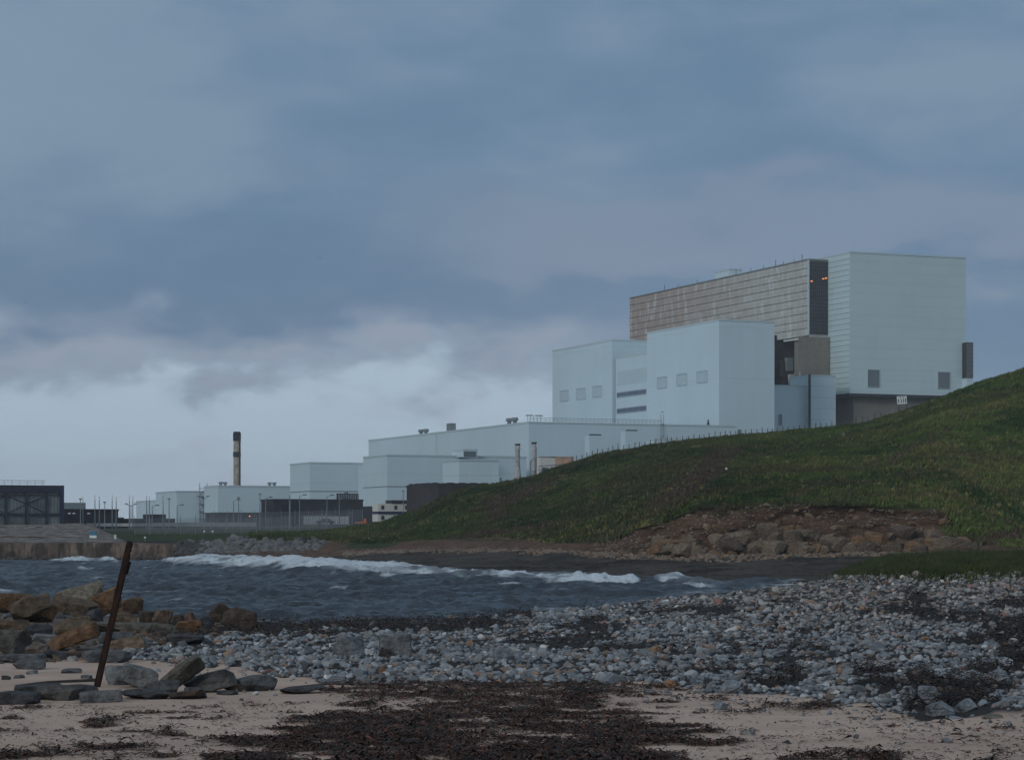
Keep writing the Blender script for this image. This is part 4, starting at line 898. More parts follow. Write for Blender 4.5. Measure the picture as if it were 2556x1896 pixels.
WEED_BLOBS = [(560, 1572, 110, 11), (720, 1574, 160, 12), (900, 1566, 160, 13), (1080, 1566, 130, 16), (1190, 1560, 110, 14), (1390, 1604, 110, 12), (1310, 1590, 70, 8), (1515, 1569, 118, 12), (1528, 1616, 104, 9), (1694, 1628, 46, 8), (1884, 1624, 112, 13), (1783, 1528, 44, 13),
              (2292, 1496, 48, 14), (2510, 1510, 56, 16), (2000, 1626, 100, 11), (2182, 1672, 78, 16), (2390, 1716, 175, 19), (2490, 1664, 80, 18), (2305, 1688, 50, 22), (1930, 1700, 70, 10), (1760, 1672, 60, 6), (1640, 1690, 60, 6), (1480, 1690, 60, 5), (2190, 1700, 60, 8), (2050, 1575, 60, 6), (2300, 1580, 40, 6), (2420, 1600, 50, 6)]
def weed_on_pebbles(u, y, X, Y):
    m = np.zeros_like(u, float); n = (fbm(X*0.55, Y*0.35, 3, 4)-0.5)*3.4
    for (a, b, ra, rb) in WEED_BLOBS: m = np.maximum(m, 1.0-(((u-a)/ra)**2+((y-b)/rb)**2)+n)
    shl = tab(u, SHORE); hi = tab(u, PEB_HI); band = (u > 380) & (u < 1330) & (y > shl-3) & (y < hi+9+(fbm(X*0.3, Y*0.3, 1, 3)-0.5)*40)
    m2 = fbm(u*0.006+X*0.02, Y*0.09, 5, 4)*(y > 1500)*sstep(u, 1150, 1500); return (m > 0.22) | band | (m2 > 0.615)

# ------------------------------------------------------------------ pebble bank
def sample_stones():
    N = 118000; g = np.random.default_rng(21)
    u = g.uniform(-700, 4100, N); y = g.uniform(1430, 1800, N)
    ok = pebble_mask(u, y) > 0; X, D, Z = ray_beach(u, y); ok &= (D < 205) & (D > 0)
    wb = weed_on_pebbles(u, y, X, D); ok &= ~(wb & (g.random(N) < 0.90))
    thin = (u < 620) & (y < 1605) & (u < 420); ok &= ~thin
    keepn = np.clip(0.36+(1720-y)/330*0.64, 0.28, 1); ok &= g.random(N) < keepn
    u, y, X, D, Z = [a[ok] for a in (u, y, X, D, Z)]; n = len(u)
    px = 4.2*np.exp(g.normal(0, 0.52, n))*np.interp(y, [1440, 1500, 1600, 1650, 1720], [0.95, 1.08, 1.55, 2.2, 2.7])   # radius in photograph pixels
    px = np.minimum(px, 8.0+14.0*g.random(n)**2.5); r = px*D/F; r = np.clip(r, 0.03, 0.42)
    # a scatter of stones lying loose on the sand
    m = 420; uu = g.uniform(-200, 2800, m); yy = tab(uu, PEB_LO)+np.abs(g.normal(0, 38, m)); X2, D2, Z2 = ray_beach(uu, yy); r2 = 5.5*np.exp(g.normal(-0.1, 0.5, m))*D2/F
    okk = (yy < 1890) & ~((uu > 700) & (uu < 1500) & (yy > 1715)); X2, D2, Z2, r2, uu, yy = [a[okk] for a in (X2, D2, Z2, r2, uu, yy)]
    return [np.concatenate(p) for p in ((X, X2), (D, D2), (Z, Z2), (r, r2), (u, uu), (y, yy))]
SX_, SY_, SZ_, SR_, SU_, SV_ = sample_stones(); NS = len(SX_); g = np.random.default_rng(33)
PAL = np.array([(0.150, 0.172, 0.195), (0.195, 0.220, 0.245), (0.250, 0.275, 0.300), (0.120, 0.135, 0.150), (0.33, 0.345, 0.36), (0.205, 0.200, 0.195), (0.235, 0.185, 0.165), (0.27, 0.175, 0.11), (0.165, 0.13, 0.105), (0.075, 0.080, 0.088), (0.44, 0.44, 0.43), (0.26, 0.16, 0.145)])
PW = np.array([.17, .22, .20, .10, .10, .10, .05, .014, .035, .05, .014, .012]); PW /= PW.sum()
ci = g.choice(len(PAL), NS, p=PW); CC = 0.84*PAL[ci]*np.exp(g.normal(0, 0.16, (NS, 1)))
warm = sstep(SU_, 1400, 2000)*(1-sstep(SV_, 1500, 1600)); CC = CC*(1+warm[:, None]*np.array([0.12, 0.02, -0.06]))
SC = np.stack([g.uniform(0.8, 1.35, NS), g.uniform(0.7, 1.15, NS), g.uniform(0.45, 0.85, NS)], 1)*SR_[:, None]
EU = np.stack([g.normal(0, 0.35, NS), g.normal(0, 0.35, NS), g.uniform(0, 6.28, NS)], 1)
pxr = SR_/SY_*F; vis = (SU_ > 10) & (SU_ < 2546) & (SV_ < 1885)
big = np.argsort(-pxr*vis)[:300]; isbig = np.zeros(NS, bool); isbig[big] = True
def merge(idx, protos, Fp):
    if len(idx) == 0: return None
    k = len(protos[0]); V = np.zeros((len(idx), k, 3)); pi = g.integers(0, len(protos), len(idx))
    for j, i in enumerate(idx):
        V[j] = (protos[pi[j]]*SC[i]) @ rotm(*EU[i]).T+(SX_[i], SY_[i], SZ_[i]+SC[i, 2]*0.35)
    Fm = (Fp[None]+np.arange(len(idx))[:, None, None]*k).reshape(-1, 3); return V.reshape(-1, 3), Fm, np.repeat(CC[idx], k, 0)
parts = []
for sel, pr, Fp in ((np.where(~isbig & (pxr < 6.0))[0], PR_LO, FI1), (np.where(~isbig & (pxr >= 6.0))[0], PR_MD, FI2)):
    parts.append(merge(sel, pr, Fp))
o_ = 0; Vs, Fs, Cs = [], [], []
for V, Fm, C3 in parts: Vs.append(V); Fs.append(Fm+o_); Cs.append(C3); o_ += len(V)
tag(np_mesh('pebbles', np.concatenate(Vs), np.concatenate(Fs), M['stone'], False, np.concatenate(Cs)), kind='stuff')
SM = []
for i, p in enumerate(PR_HI):
    me = bpy.data.meshes.new('stone'); me.from_pydata(p.tolist(), [], FI3.tolist()); me.materials.append(M['stone_obj']); SM.append(me)
for k, i in enumerate(big):
    o = bpy.data.objects.new('beach_stone', SM[k % len(SM)]); COL.objects.link(o); o.location = (SX_[i], SY_[i], SZ_[i]+SC[i, 2]*0.3); o.scale = SC[i]; o.rotation_euler = EU[i]; o.color = tuple(CC[i])+(1,)
    tag(o, 'one of the larger angular grey or brown stones lying on the pebble bank', 'stone', 'larger stones on the pebble bank')

# ------------------------------------------------------------------ boulders at the left (each one its own shape)
RUST = (0.120, 0.070, 0.040); BRN = (0.098, 0.072, 0.050); DBR = (0.058, 0.044, 0.034); GRY = (0.088, 0.094, 0.100); LGR = (0.150, 0.160, 0.165); DGR = (0.050, 0.053, 0.058); TAN = (0.165, 0.145, 0.110); ORG = (0.150, 0.086, 0.046)
def boulder(u, yb, w, h, col, label, boxy=0.6, tilt=0, rz=20, pitch=0, dep=0.8, seed=None, sink=0.16, cat='boulder', name='boulder'):
    """u, yb: middle of the foot; w, h in photograph pixels before tilting; tilt in the picture plane (deg, + raises the right end)"""
    g2 = np.random.default_rng(int(u*7+yb*3+w)); d, z = beach_pt(np.array(float(u)), np.array(float(yb))); d = float(d); z = float(z)
    if yb < tab(u, SHORE)+3: d = min(HC*F/(yb-YH), 165.0); z = -0.05
    k = d/F; W, H = w*k/2*(1.14 if yb < 1600 and u < 640 else 1.0), h*k/2*(1.30 if yb < 1600 and u < 640 else 1.14); Dp = min(W, max(H*1.3, W*dep))
    V = block(I4, g2, 7 if boxy > 0.45 else 13, 0.80 if boxy > 0.45 else 0.70, 1.25 if boxy > 0.45 else 1.02, 22 if boxy > 0.45 else 8, 0.05)
    V = V/np.abs(V).max(0); V = V*np.array([W, Dp, H])
    V = V @ rotm(0, 0, R(rz*1.0)).T @ rotm(R(pitch), -R(tilt), 0).T
    # keep the seen width and height after turning
    ext = V[:, 0].max()-V[:, 0].min()
    if abs(tilt) < 12: V[:, 0] *= 2*W/ext; V[:, 2] *= 2*H/(V[:, 2].max()-V[:, 2].min())
    zmin = V[:, 2].min(); hh = V[:, 2].max()-zmin
    me = bpy.data.meshes.new(name); me.from_pydata((V+np.array([0, 0, -zmin-hh*sink*0.6])).tolist(), [], FI4.tolist()); me.materials.append(M['rock_obj'])
    me.polygons.foreach_set('use_smooth', [False]*len(me.polygons))
    o = bpy.data.objects.new(name, me); COL.objects.link(o); o.location = ((u-CX)/F*(d+Dp*0.5), d+Dp*0.5, z); o.color = tuple(col)+(1,)
    return tag(o, label, cat)
BL = [
 (36, 1533, 92, 46, RUST, 'long rusty brown slab at the far left end of the boulder pile', .8, -6, 25),
 (74, 1552, 92, 40, BRN, 'brown slab tilted up to the right, below the rusty slab at the far left', .7, 26, 15),
 (104, 1552, 78, 46, ORG, 'peaked orange boulder left of the pale topped block', .35, 0, 40),
 (104, 1520, 40, 34, RUST, 'small orange point rising behind the peaked orange boulder', .3, 12, 10),
 (208, 1526, 92, 52, TAN, 'pale topped big block, highest of the boulder pile left of the pole', .85, 14, 60),
 (186, 1540, 96, 34, BRN, 'flat brown slab leaning against the foot of the pale topped block', .7, -14, 20),
 (267, 1538, 74, 42, ORG, 'orange slab tilted up right, directly behind the rusty pole', .9, 30, 30),
 (326, 1534, 62, 40, RUST, 'orange wedge shaped block just right of the rusty pole, against the sea', .75, 10, 35),
 (313, 1556, 54, 25, BRN, 'rounded brown boulder under the orange wedge right of the pole', .3, 0, 10),
 (366, 1556, 38, 27, DBR, 'dark brown block left of the squarish brown block', .5, 0, 20),
 (404, 1558, 50, 32, BRN, 'squarish brown block with a flat top at the water edge', .85, 4, 20),
 (443, 1560, 32, 22, DBR, 'small dark brown boulder right of the squarish brown block', .3, 0, 20),
 (474, 1560, 36, 28, (0.13, .085, .07), 'small pinkish brown boulder above the orange flat boulder', .3, 0, 0),
 (466, 1582, 64, 30, ORG, 'orange flat boulder with dark seaweed at its foot', .6, 6, 20),
 (511, 1568, 44, 26, DGR, 'dark grey boulder left of the dark brown dome', .4, 0, 20),
 (546, 1560, 48, 48, DBR, 'dark brown dome shaped rock standing at the water edge', .2, 0, 20),
 (606, 1570, 92, 42, DBR, 'dark brown rock sloping down to the right, farthest right of the pile', .4, -18, 10),
 (626, 1568, 26, 13, TAN, 'small pale stone tucked beside the rock sloping to the right', .3, 0, 0),
 (538, 1563, 24, 10, TAN, 'small pale yellow stone at the foot of the dark brown dome', .3, 0, 0),
 (33, 1576, 72, 26, BRN, 'low brown boulder at the left edge under the rusty slabs', .5, 0, 10),
 (94, 1592, 62, 30, DGR, 'dark grey boulder in the middle of the pile, left part', .4, 0, 30),
 (176, 1588, 110, 34, BRN, 'broad rounded brown boulder in the middle of the pile', .3, 5, 10),
 (238, 1560, 40, 36, DGR, 'dark grey block wedged among brown ones left of the pole', .6, 10, 50),
 (198, 1566, 60, 26, BRN, 'brown block under the flat slab, left of the wedged dark block', .5, 8, 0),
 (302, 1585, 140, 28, (0.105, .095, .08), 'long grey brown slab lying across behind the pole', .8, -2, 5),
 (404, 1580, 66, 22, (0.10, .09, .075), 'low grey brown slab right of the long slab', .7, -5, 5),
 (32, 1636, 88, 64, (0.085, .080, .072), 'large dark grey boulder at the left edge of the pile', .35, 0, 10),
 (94, 1640, 66, 36, (0.12, .10, .085), 'rounded brownish grey boulder right of the large one at the left edge', .15, 0, 10),
 (120, 1606, 92, 24, LGR, 'flat pale grey slab behind the long rusty slab', .8, -3, 10),
 (184, 1620, 132, 34, RUST, 'long rusty slab tilted up towards the pole', .9, 20, 5),
 (290, 1610, 96, 32, GRY, 'grey slab behind the lower half of the pole', .7, 0, 20),
 (314, 1628, 90, 30, (0.16, .115, .08), 'orange brown slab with a pale upper end, right of the pole', .8, 12, 10),
 (146, 1644, 70, 22, DGR, 'low dark grey slab at the foot of the long rusty slab', .7, -8, 0),
 (212, 1646, 80, 22, DBR, 'low dark brown boulder just left of the pole', .4, 0, 0),
 (272, 1654, 128, 34, GRY, 'wide dark grey boulder right behind the lower part of the pole', .4, 0, 10),
 (56, 1652, 110, 20, GRY, 'flat grey slab on the sand below the large boulder at the left edge', .5, 0, 0),
 (68, 1670, 84, 26, GRY, 'low grey boulder half buried in sand at the left', .25, 0, 10),
 (462, 1606, 90, 22, DGR, 'flat dark slab at the upper edge of the pale pebbles', .8, -4, 0),
 (579, 1587, 36, 11, (0.30, .30, .29), 'flat pale slab on dark seaweed near the water', .8, 0, 0),
 (427, 1640, 62, 10, (0.26, .26, .24), 'long pale flat stone among the pebbles', .9, -3, 0),
 (305, 1712, 92, 50, LGR, 'rough grey boulder just right of the pole foot', .3, 0, 10),
 (348, 1718, 92, 46, LGR, 'faceted grey boulder with a sloping flat face, right of the pole foot', .6, -14, 10),
 (447, 1732, 138, 40, (0.085, .078, .065), 'dark slab leaning steeply up to the right, in the front row', .9, 36, 10),
 (520, 1728, 132, 42, (0.100, .095, .088), 'broad dark slab tilted up right, behind the steep leaning slab', .9, 14, 30),
 (466, 1744, 90, 24, DBR, 'small dark brown wedge at the foot of the leaning slabs', .5, 10, 0),
 (642, 1724, 106, 40, GRY, 'low peaked dark grey boulder right of the leaning slabs', .3, 0, 20),
 (760, 1730, 116, 22, DGR, 'flat dark rock at the edge of the brown seaweed', .3, 8, 0),
 (252, 1752, 116, 30, (0.11, .115, .12), 'flat faced grey slab lying in front of the pole foot', .85, 4, 10),
 (368, 1745, 124, 28, DGR, 'dark low boulder between the pole foot slab and the leaning slabs', .4, -6, 0),
 (150, 1746, 112, 34, (0.075, .072, .068), 'dark brown grey slab left of the pole foot', .7, 0, 0),
 (42, 1756, 108, 30, DGR, 'dark ledge of rock at the left edge, in front of the sand strip', .6, -3, 0),
 (486, 1742, 58, 28, GRY, 'small pointed grey stone in front of the leaning slabs', .3, 0, 20),
 (567, 1735, 54, 12, DGR, 'thin dark stone lying on sand right of the leaning slabs', .4, 0, 0),
 (82, 1746, 40, 14, (0.20, .205, .20), 'small pale stone on the dark ledge at the left', .3, 0, 0),
 (12, 1752, 36, 20, (0.21, .22, .215), 'pale rounded stone at the very left edge, on the dark ledge', .2, 0, 0),
 (95, 1738, 130, 30, DGR, 'dark rock ledge behind the pale stone at the left edge', .6, 2, 15),
 (205, 1742, 90, 34, DGR, 'dark block directly left of the pole foot', .6, -8, 30),
 (410, 1736, 70, 34, GRY, 'grey block wedged between the pole foot boulders and the leaning slab', .6, 12, 35),
 (585, 1726, 66, 26, DBR, 'small dark brown block between the broad tilted slab and the low peaked boulder', .6, -10, 30),
 (16, 1698, 24, 13, DGR, 'small dark round stone on the sand strip, nearest the left edge', .1, 0, 0),
 (48, 1696, 28, 13, GRY, 'small grey stone on the sand strip beside the dark round one', .1, 0, 0),
 (180, 1681, 52, 14, GRY, 'flat grey stone on the sand strip left of the pole', .2, 0, 0),
 (218, 1698, 30, 14, GRY, 'small grey stone touching the left side of the pole', .1, 0, 0),
 (80, 1684, 30, 12, LGR, 'small light grey stone in the middle of the sand strip', .1, 0, 0),
 (180, 1650, 28, 14, (0.28, .28, .27), 'small whitish stone under the long rusty slab', .1, 0, 0),
 (324, 1636, 34, 20, (0.26, .27, .27), 'whitish grey stone beside the orange brown slab', .3, 0, 0),
 (840, 1706, 54, 20, (0.13, .14, .15), 'bluish stone at the front edge of the pebbles, left of the brown seaweed', .3, 0, 0),
 (870, 1640, 86, 52, (0.135, .145, .155), 'largest grey boulder among the pebbles, left of a twin', .5, 0, 10),
 (985, 1640, 84, 58, (0.135, .142, .150), 'large dark streaked grey boulder among the pebbles, right of a twin', .5, 0, 10),
 (1258, 1660, 56, 44, (0.19, .21, .235), 'bluish pointed boulder in the middle of the pebble bank', .4, 20, 10),
 (1102, 1708, 38, 28, (0.17, .19, .215), 'smooth bluish round stone at the pebble edge, below a white one', .1, 0, 0),
 (1116, 1686, 26, 17, (0.50, .49, .46), 'white oval stone sitting above the smooth bluish round stone', .1, 0, 0),
 (955, 1686, 24, 20, ORG, 'small orange stone at the lower pebble edge', .2, 0, 0),
 (1405, 1708, 28, 18, (0.20, .22, .24), 'lone bluish rounded stone at the sand edge near the middle', .1, 0, 0),
 (1672, 1718, 34, 22, (0.27, .16, .09), 'orange brown stone on the sand just below the pebbles', .2, 0, 0),
 (1820, 1730, 52, 32, (0.20, .225, .25), 'pale blue boulder at the sand edge right of the orange brown stone', .2, 0, 10),
 (1796, 1774, 38, 26, (0.18, .20, .225), 'lone round blue grey stone on open sand', .1, 0, 0),
 (1622, 1732, 34, 14, (0.16, .175, .19), 'flat blue grey stone on the sand left of the orange brown stone', .2, 0, 0),
 (1868, 1836, 40, 15, (0.19, .195, .19), 'pale wedge shaped stone on open sand, lower right', .4, 8, 0),
 (1965, 1856, 15, 10, DGR, 'small black stone on the open sand, lower right', .1, 0, 0),
 (2340, 1784, 74, 34, (0.165, .185, .205), 'large flat blue grey boulder at the lower edge of the pebbles, right', .25, 0, 10),
 (2312, 1752, 50, 40, (0.175, .195, .215), 'rounded grey blue boulder behind the large flat one', .15, 0, 10),
 (2412, 1778, 54, 34, (0.16, .185, .20), 'blue grey boulder right of the large flat one', .3, 0, 10),
 (2268, 1746, 40, 34, (0.21, .235, .26), 'light grey upright stone left of the rounded boulder', .3, 0, 10),
 (2476, 1795, 52, 14, (0.12, .12, .10), 'flat dark olive stone lying on sand below the pebbles', .3, 0, 0),
 (2195, 1662, 34, 16, (0.37, .385, .40), 'white flat stone beside a dark seaweed gap', .2, 0, 0),
 (2352, 1694, 38, 26, (0.33, .36, .40), 'bright pale stone between two dark seaweed gaps', .2, 0, 0),
 (2412, 1536, 76, 22, (0.085, .095, .105), 'dark blue grey slab high on the pebble bank', .5, 8, 0),
 (2445, 1434, 30, 18, (0.22, .225, .22), 'pale boulder on the top edge of the bank, against the grass', .3, 0, 0),
 (2185, 1429, 18, 11, (0.30, .31, .28), 'small whitish stone standing in the grass strip', .3, 0, 0),
 (2118, 1610, 34, 26, (0.28, .31, .34), 'pale rounded boulder in the middle of the right hand pebbles', .2, 0, 0),
 (2510, 1660, 34, 20, (0.32, .35, .39), 'bright bluish stone near the right edge above dark seaweed', .2, 0, 0),
]
for b_ in BL: boulder(b_[0], b_[1], b_[2], b_[3], b_[4], b_[5], b_[6], b_[7], b_[8])
# long flat timber by the pole foot
a = P(-6, 1724, 39.6); c = P(236, 1700, 40.6); r = empty('driftwood_timber', a, 0, 'long dark timber lying on the sand left of the pole foot', 'timber')
q = c-a; m = MB(); m.bar((0, 0, 0.0), q*0.5+Vector((0, 0, 0.02)), 0.07, 7, 0.075); m.build('timber', plain('wet_timber', (0.03, 0.026, 0.024), 0.8, 0.4, 3), r); MB().bar(q*0.5+Vector((0.02, 0, 0.02)), q, 0.075, 7, 0.055).build('timber', bpy.data.materials['wet_timber'], r)
# rubble that fills the gaps of the pile
def stones_mesh(name, pos, rad, cols, mat, protos=PR_MD, Fp=FI2, flat=0.7, smooth=False):
    g3 = np.random.default_rng(len(pos)); k = len(protos[0]); V = np.zeros((len(pos), k, 3))
    for j in range(len(pos)):
        s = rad[j]*np.array([g3.uniform(.8, 1.4), g3.uniform(.7, 1.2), flat*g3.uniform(.7, 1.2)]); V[j] = (protos[g3.integers(len(protos))]*s) @ rotm(g3.normal(0, .4), g3.normal(0, .4), g3.uniform(0, 6.3)).T+pos[j]
    return np_mesh(name, V.reshape(-1, 3), (Fp[None]+np.arange(len(pos))[:, None, None]*k).reshape(-1, 3), mat, smooth, np.repeat(np.array(cols), k, 0))
n = 900; g = np.random.default_rng(8); u = g.uniform(-330, 640, n); y = g.uniform(1535, 1665, n); ok = (y < tab(u, [(-330, 1662), (150, 1660), (330, 1640), (480, 1605), (640, 1580)])) & (y > tab(u, [(-330, 1530), (0, 1532), (300, 1545), (480, 1556), (640, 1560)]))
u, y = u[ok], y[ok]; X, D, Z = ray_beach(u, y); rad = g.uniform(6, 19, len(u))*D/F
pc = np.array([BRN, DBR, GRY, DGR, RUST, DBR])[g.integers(0, 6, len(u))]
tag(stones_mesh('rubble', np.stack([X, D+0.8, Z-0.02], 1), rad, pc, M['stone']), kind='stuff')

# ------------------------------------------------------------------ rusty leaning pole
d0 = 39.3; base = P(240, 1722, d0); top = P(324, 1354, d0-0.1); ax = (top-base); Lp = ax.length
r = empty('rusty_pole', base, 0, 'tall rusty iron pole leaning to the right over the boulders', 'pole')
r.rotation_euler = ax.to_track_quat('Z', 'Y').to_euler()
rm, t, bb = new_mat('rusted_iron', 0.9, 0.2); c = t.new('ShaderNodeTexCoord').outputs['Object']; n_ = t.noise(t.mapping(c, scale=(18, 18, 5)), 1.0, 6, 0.7)
t.link(t.mix(t.smooth(n_, 0.35, 0.68), (0.012, 0.008, 0.008), (0.042, 0.019, 0.012)), bb.inputs['Base Color']); bump(t, bb, n_, 0.8, 0.01)
m = MB(); W_ = 0.056
m.box(-W_, W_, -0.040, -0.028, -0.35, Lp-0.02); m.box(-W_, W_, 0.028, 0.040, -0.35, Lp-0.05); m.box(-0.012, 0.012, -0.028, 0.028, -0.35, Lp-0.03)
m.box(-W_, -W_+0.014, -0.052, 0.040, -0.35, Lp*0.985); m.build('beam', rm, r)
MB().lathe([(0.052, Lp-0.09), (0.058, Lp-0.03), (0.046, Lp+0.015), (0.018, Lp+0.03)], 10).build('head', rm, r)
m = MB(); m.box(0.045, 0.125, -0.035, 0.035, Lp*0.80, Lp*0.87); m.bar((0.095, -0.03, Lp*0.875), (0.105, -0.03, Lp*0.79), 0.035, 8, 0.022); m.build('bracket', rm, r)
MB().bar((0.03, 0, Lp*0.575), (0.095, 0, Lp*0.582), 0.024, 7).build('stub', rm, r)
for z in (Lp*0.965, Lp*0.935): MB().bar((0.03, -0.062, z), (0.03, -0.04, z), 0.011, 6).build('bolt', M['cream'], r)

# ------------------------------------------------------------------ seaweed
def fronds(name, X, Y, Z, size, cols, g):
    n = len(X); az = g.uniform(0, 6.283, n); L = size*g.uniform(0.5, 1.5, n); Wd = L*g.uniform(0.06, 0.24, n); bend = g.normal(0, 0.7, n); lift = L*g.uniform(0.02, 0.30, n)
    V = np.zeros((n, 8, 3)); px = X.copy(); py = Y.copy(); a = az.copy()
    for k in range(4):
        nx, ny = -np.sin(a), np.cos(a); wk = Wd*[0.5, 1.0, 0.8, 0.15][k]; zz = Z+lift*[0.15, 1.0, 0.8, 0.1][k]+0.004
        tw = g.normal(0, 0.35, n)*wk
        V[:, 2*k] = np.stack([px-nx*wk/2, py-ny*wk/2, zz-tw/2], 1); V[:, 2*k+1] = np.stack([px+nx*wk/2, py+ny*wk/2, zz+tw/2+0.002], 1)
        px = px+np.cos(a)*L/3; py = py+np.sin(a)*L/3; a = a+bend*0.6
    Fq = np.array([[0, 2, 3, 1], [2, 4, 5, 3], [4, 6, 7, 5]]); Fm = (Fq[None]+np.arange(n)[:, None, None]*8).reshape(-1, 4)
    return np_mesh(name, V.reshape(-1, 3), Fm, M['weed'], False, np.repeat(cols, 8, 0))
def weed_cols(n, g, red=0.5):
    P_ = np.array([(0.016, 0.011, 0.008), (0.035, 0.016, 0.009), (0.085, 0.028, 0.014), (0.046, 0.016, 0.012), (0.130, 0.058, 0.026), (0.010, 0.009, 0.008)]); w_ = np.array([.28, .2*red*2, .14*red*2, .14, .05*red, .2]); w_ /= w_.sum()
    return 0.75*P_[g.choice(len(P_), n, p=w_)]*np.exp(g.normal(0, 0.25, (n, 1)))
LBL = [(1690, 900), (1710, 800), (1735, 830), (1757, 900), (1780, 790), (1800, 712), (1836, 580), (1896, 548), (1990, 520)]; RBL = [(1690, 1500), (1710, 1515), (1757, 1600), (1800, 1690), (1836, 1745), (1896, 1790), (1990, 1850)]
def sand_weed(u, y, X, Y):
    n = 0.5+(0.30*fbm(X*0.55+3, Y*0.6, 2, 3)+0.45*fbm(X*1.3+3, Y*1.9, 7, 3)+0.25*fbm(X*4.4+9, Y*4.6, 5, 3)-0.5)*1.9; l = np.interp(y, *zip(*LBL)); rr = np.interp(y, *zip(*RBL))
    core = sstep(u, l-50, l+50)*(1-sstep(u, rr-260, rr+130))*sstep(y, 1690, 1704)
    thr = 0.69-0.235*core; left = (1-sstep(u, 650, 760))*sstep(y, 1765, 1815)*(-0.005); thr = thr-left+0.085*sstep(u, 1800, 1980)
    thr = thr-0.035*sstep(u, 1450, 1600)*(1-sstep(u, 2150, 2300))*(1-sstep(y, 1800, 1870)); return (n > thr+0.05*(np.random.default_rng(3).random(len(u))-0.5)*2)
g = np.random.default_rng(77); N = 560000; u = g.uniform(-450, 3000, N); y = 1680+ (1940-1680)*g.random(N); X, D, Z = ray_beach(u, y)
ok = sand_weed(u, y, X, D) & (y > tab(u, PEB_LO)-6+0*u) & ~((u < 800) & (y < 1756)); fl = (g.random(N) < 0.012+0.035*sstep(fbm(X*0.8, D*0.9, 4, 4), 0.5, 0.62)) & (y > tab(u, PEB_LO)) & ~((u < 800) & (y < 1756)); ok = ok | fl; idx = np.where(ok)[0]
u, y, X, D, Z = [a_[idx] for a_ in (u, y, X, D, Z)]; print('weed', len(u))
# heaps swell a little where the weed is thick
hp = np.clip(fbm(X*2.1+9, D*1.9, 5, 5)-0.45, 0, 1)*0.32; Z = Z+hp*g.random(len(u))
tag(fronds('seaweed', X, D, Z, np.clip(np.exp(g.normal(-2.8, 0.45, len(u))), 0.02, 0.16), weed_cols(len(u), g, 1.2), g), kind='stuff')
N = 215000; u = g.uniform(-100, 3600, N); y = np.where(g.random(N) < 0.25, tab(u, SHORE)+g.uniform(-3, 45, N), g.uniform(1470, 1760, N)); X, D, Z = ray_beach(u, y); ok = weed_on_pebbles(u, y, X, D) & (D < 180); u, y, X, D, Z = [a_[ok] for a_ in (u, y, X, D, Z)]; print('weed2', len(u))
dark = weed_cols(len(u), g, 0.12)*0.75; dark[g.random(len(u)) < 0.05] = (0.10, 0.085, 0.04)
fr = fronds('seaweed', X, D, Z+g.random(len(u))**2*0.20, 0.15*(D/60)**0.5, dark, g); tag(fr, kind='stuff'); V = None

# ------------------------------------------------------------------ grass
def far_pts(u, v):
    ds, zs = far_profile(u); k = np.clip(np.floor(v).astype(int), 0, len(SEGN)-1); f = v-k; i = np.arange(len(u))
    D = ds[k, i]*(1-f)+ds[k+1, i]*f; Z = zs[k, i]*(1-f)+zs[k+1, i]*f; X = (u-CX)/F*D; return far_noise(X, D, Z, u, v)
def tufts(name, X, Y, Z, hgt, wid, cols, g, nb=3):
    n = len(X); V = np.zeros((n, nb*3, 3))
    for b in range(nb):
        a = g.uniform(0, 6.283, n); ox, oy = g.normal(0, 1, n)*wid*0.8, g.normal(0, 1, n)*wid*0.8; c, s = np.cos(a)*wid/2, np.sin(a)*wid/2; hh = hgt*g.uniform(0.5, 1.15, n)
        V[:, b*3] = np.stack([X+ox-c, Y+oy-s, Z-0.05], 1); V[:, b*3+1] = np.stack([X+ox+c, Y+oy+s, Z-0.05], 1); V[:, b*3+2] = np.stack([X+ox+g.normal(0.25, 0.35, n)*hh, Y+oy+g.normal(0, 0.3, n)*hh, Z+hh], 1)
    Fm = np.arange(n*nb*3).reshape(-1, 3); return np_mesh(name, V.reshape(-1, 3), Fm, M['blade'], False, np.repeat(cols, nb*3, 0))
g = np.random.default_rng(5); N = 150000; u = g.uniform(620, 3200, N); yv = g.random(N); v = 2.98+2.06*yv**0.9
X, D, Z = far_pts(u, v); Yp = YH-(Z-HC)*F/D
gb = np.interp(u, *zip(*[(620, 0), (900, 0.25), (1300, 0.7), (2600, 1.0)])); ex = (g.random(N) < 0.10) & (u > 2360); v = np.where(ex, 2.35+0.65*g.random(N), v); X, D, Z = far_pts(u, v); ok = (g.random(N) < 0.25+0.75*gb)
u, v, X, D, Z = [a_[ok] for a_ in (u, v, X, D, Z)]; um, vm = u, v
bare = np.clip(blob(1775, 1170, 85, 30, -0.75)+blob(1680, 1235, 90, 30, -0.6)+blob(1290, 1235, 110, 16, -0.35)+blob(1235, 1262, 18, 34, 0.3)+0.8*blob(1260, 1285, 60, 9)+blob(1260, 1326, 150, 8, -0.12)+blob(2290, 1110, 150, 14, -0.45)*0.6+blob(1990, 1232, 70, 9, -0.3)*0.8+blob(2480, 1345, 90, 14, -0.2)*0.9, 0, 1)
yel = np.clip((fbm(X*0.06+D*0.03, D*0.09, 5, 4)-0.45)*4, 0, 1)*sstep(u, 1700, 2500)+0.5*np.clip((fbm(X*0.07, D*0.05+9, 1, 4)-0.5)*4, 0, 1)
cl = np.clip((0.55*fbm(X*0.08, D*0.06, 6, 4)+0.45*fbm(X*0.5, D*0.35, 3, 4)-0.36)*3.6, 0, 1)[:, None]; gc = np.array((0.017, 0.038, 0.010))*(1-cl)+np.array((0.062, 0.090, 0.022))*cl; gc = gc*(0.85+0.5*sstep(u, 1700, 2450))[:, None]
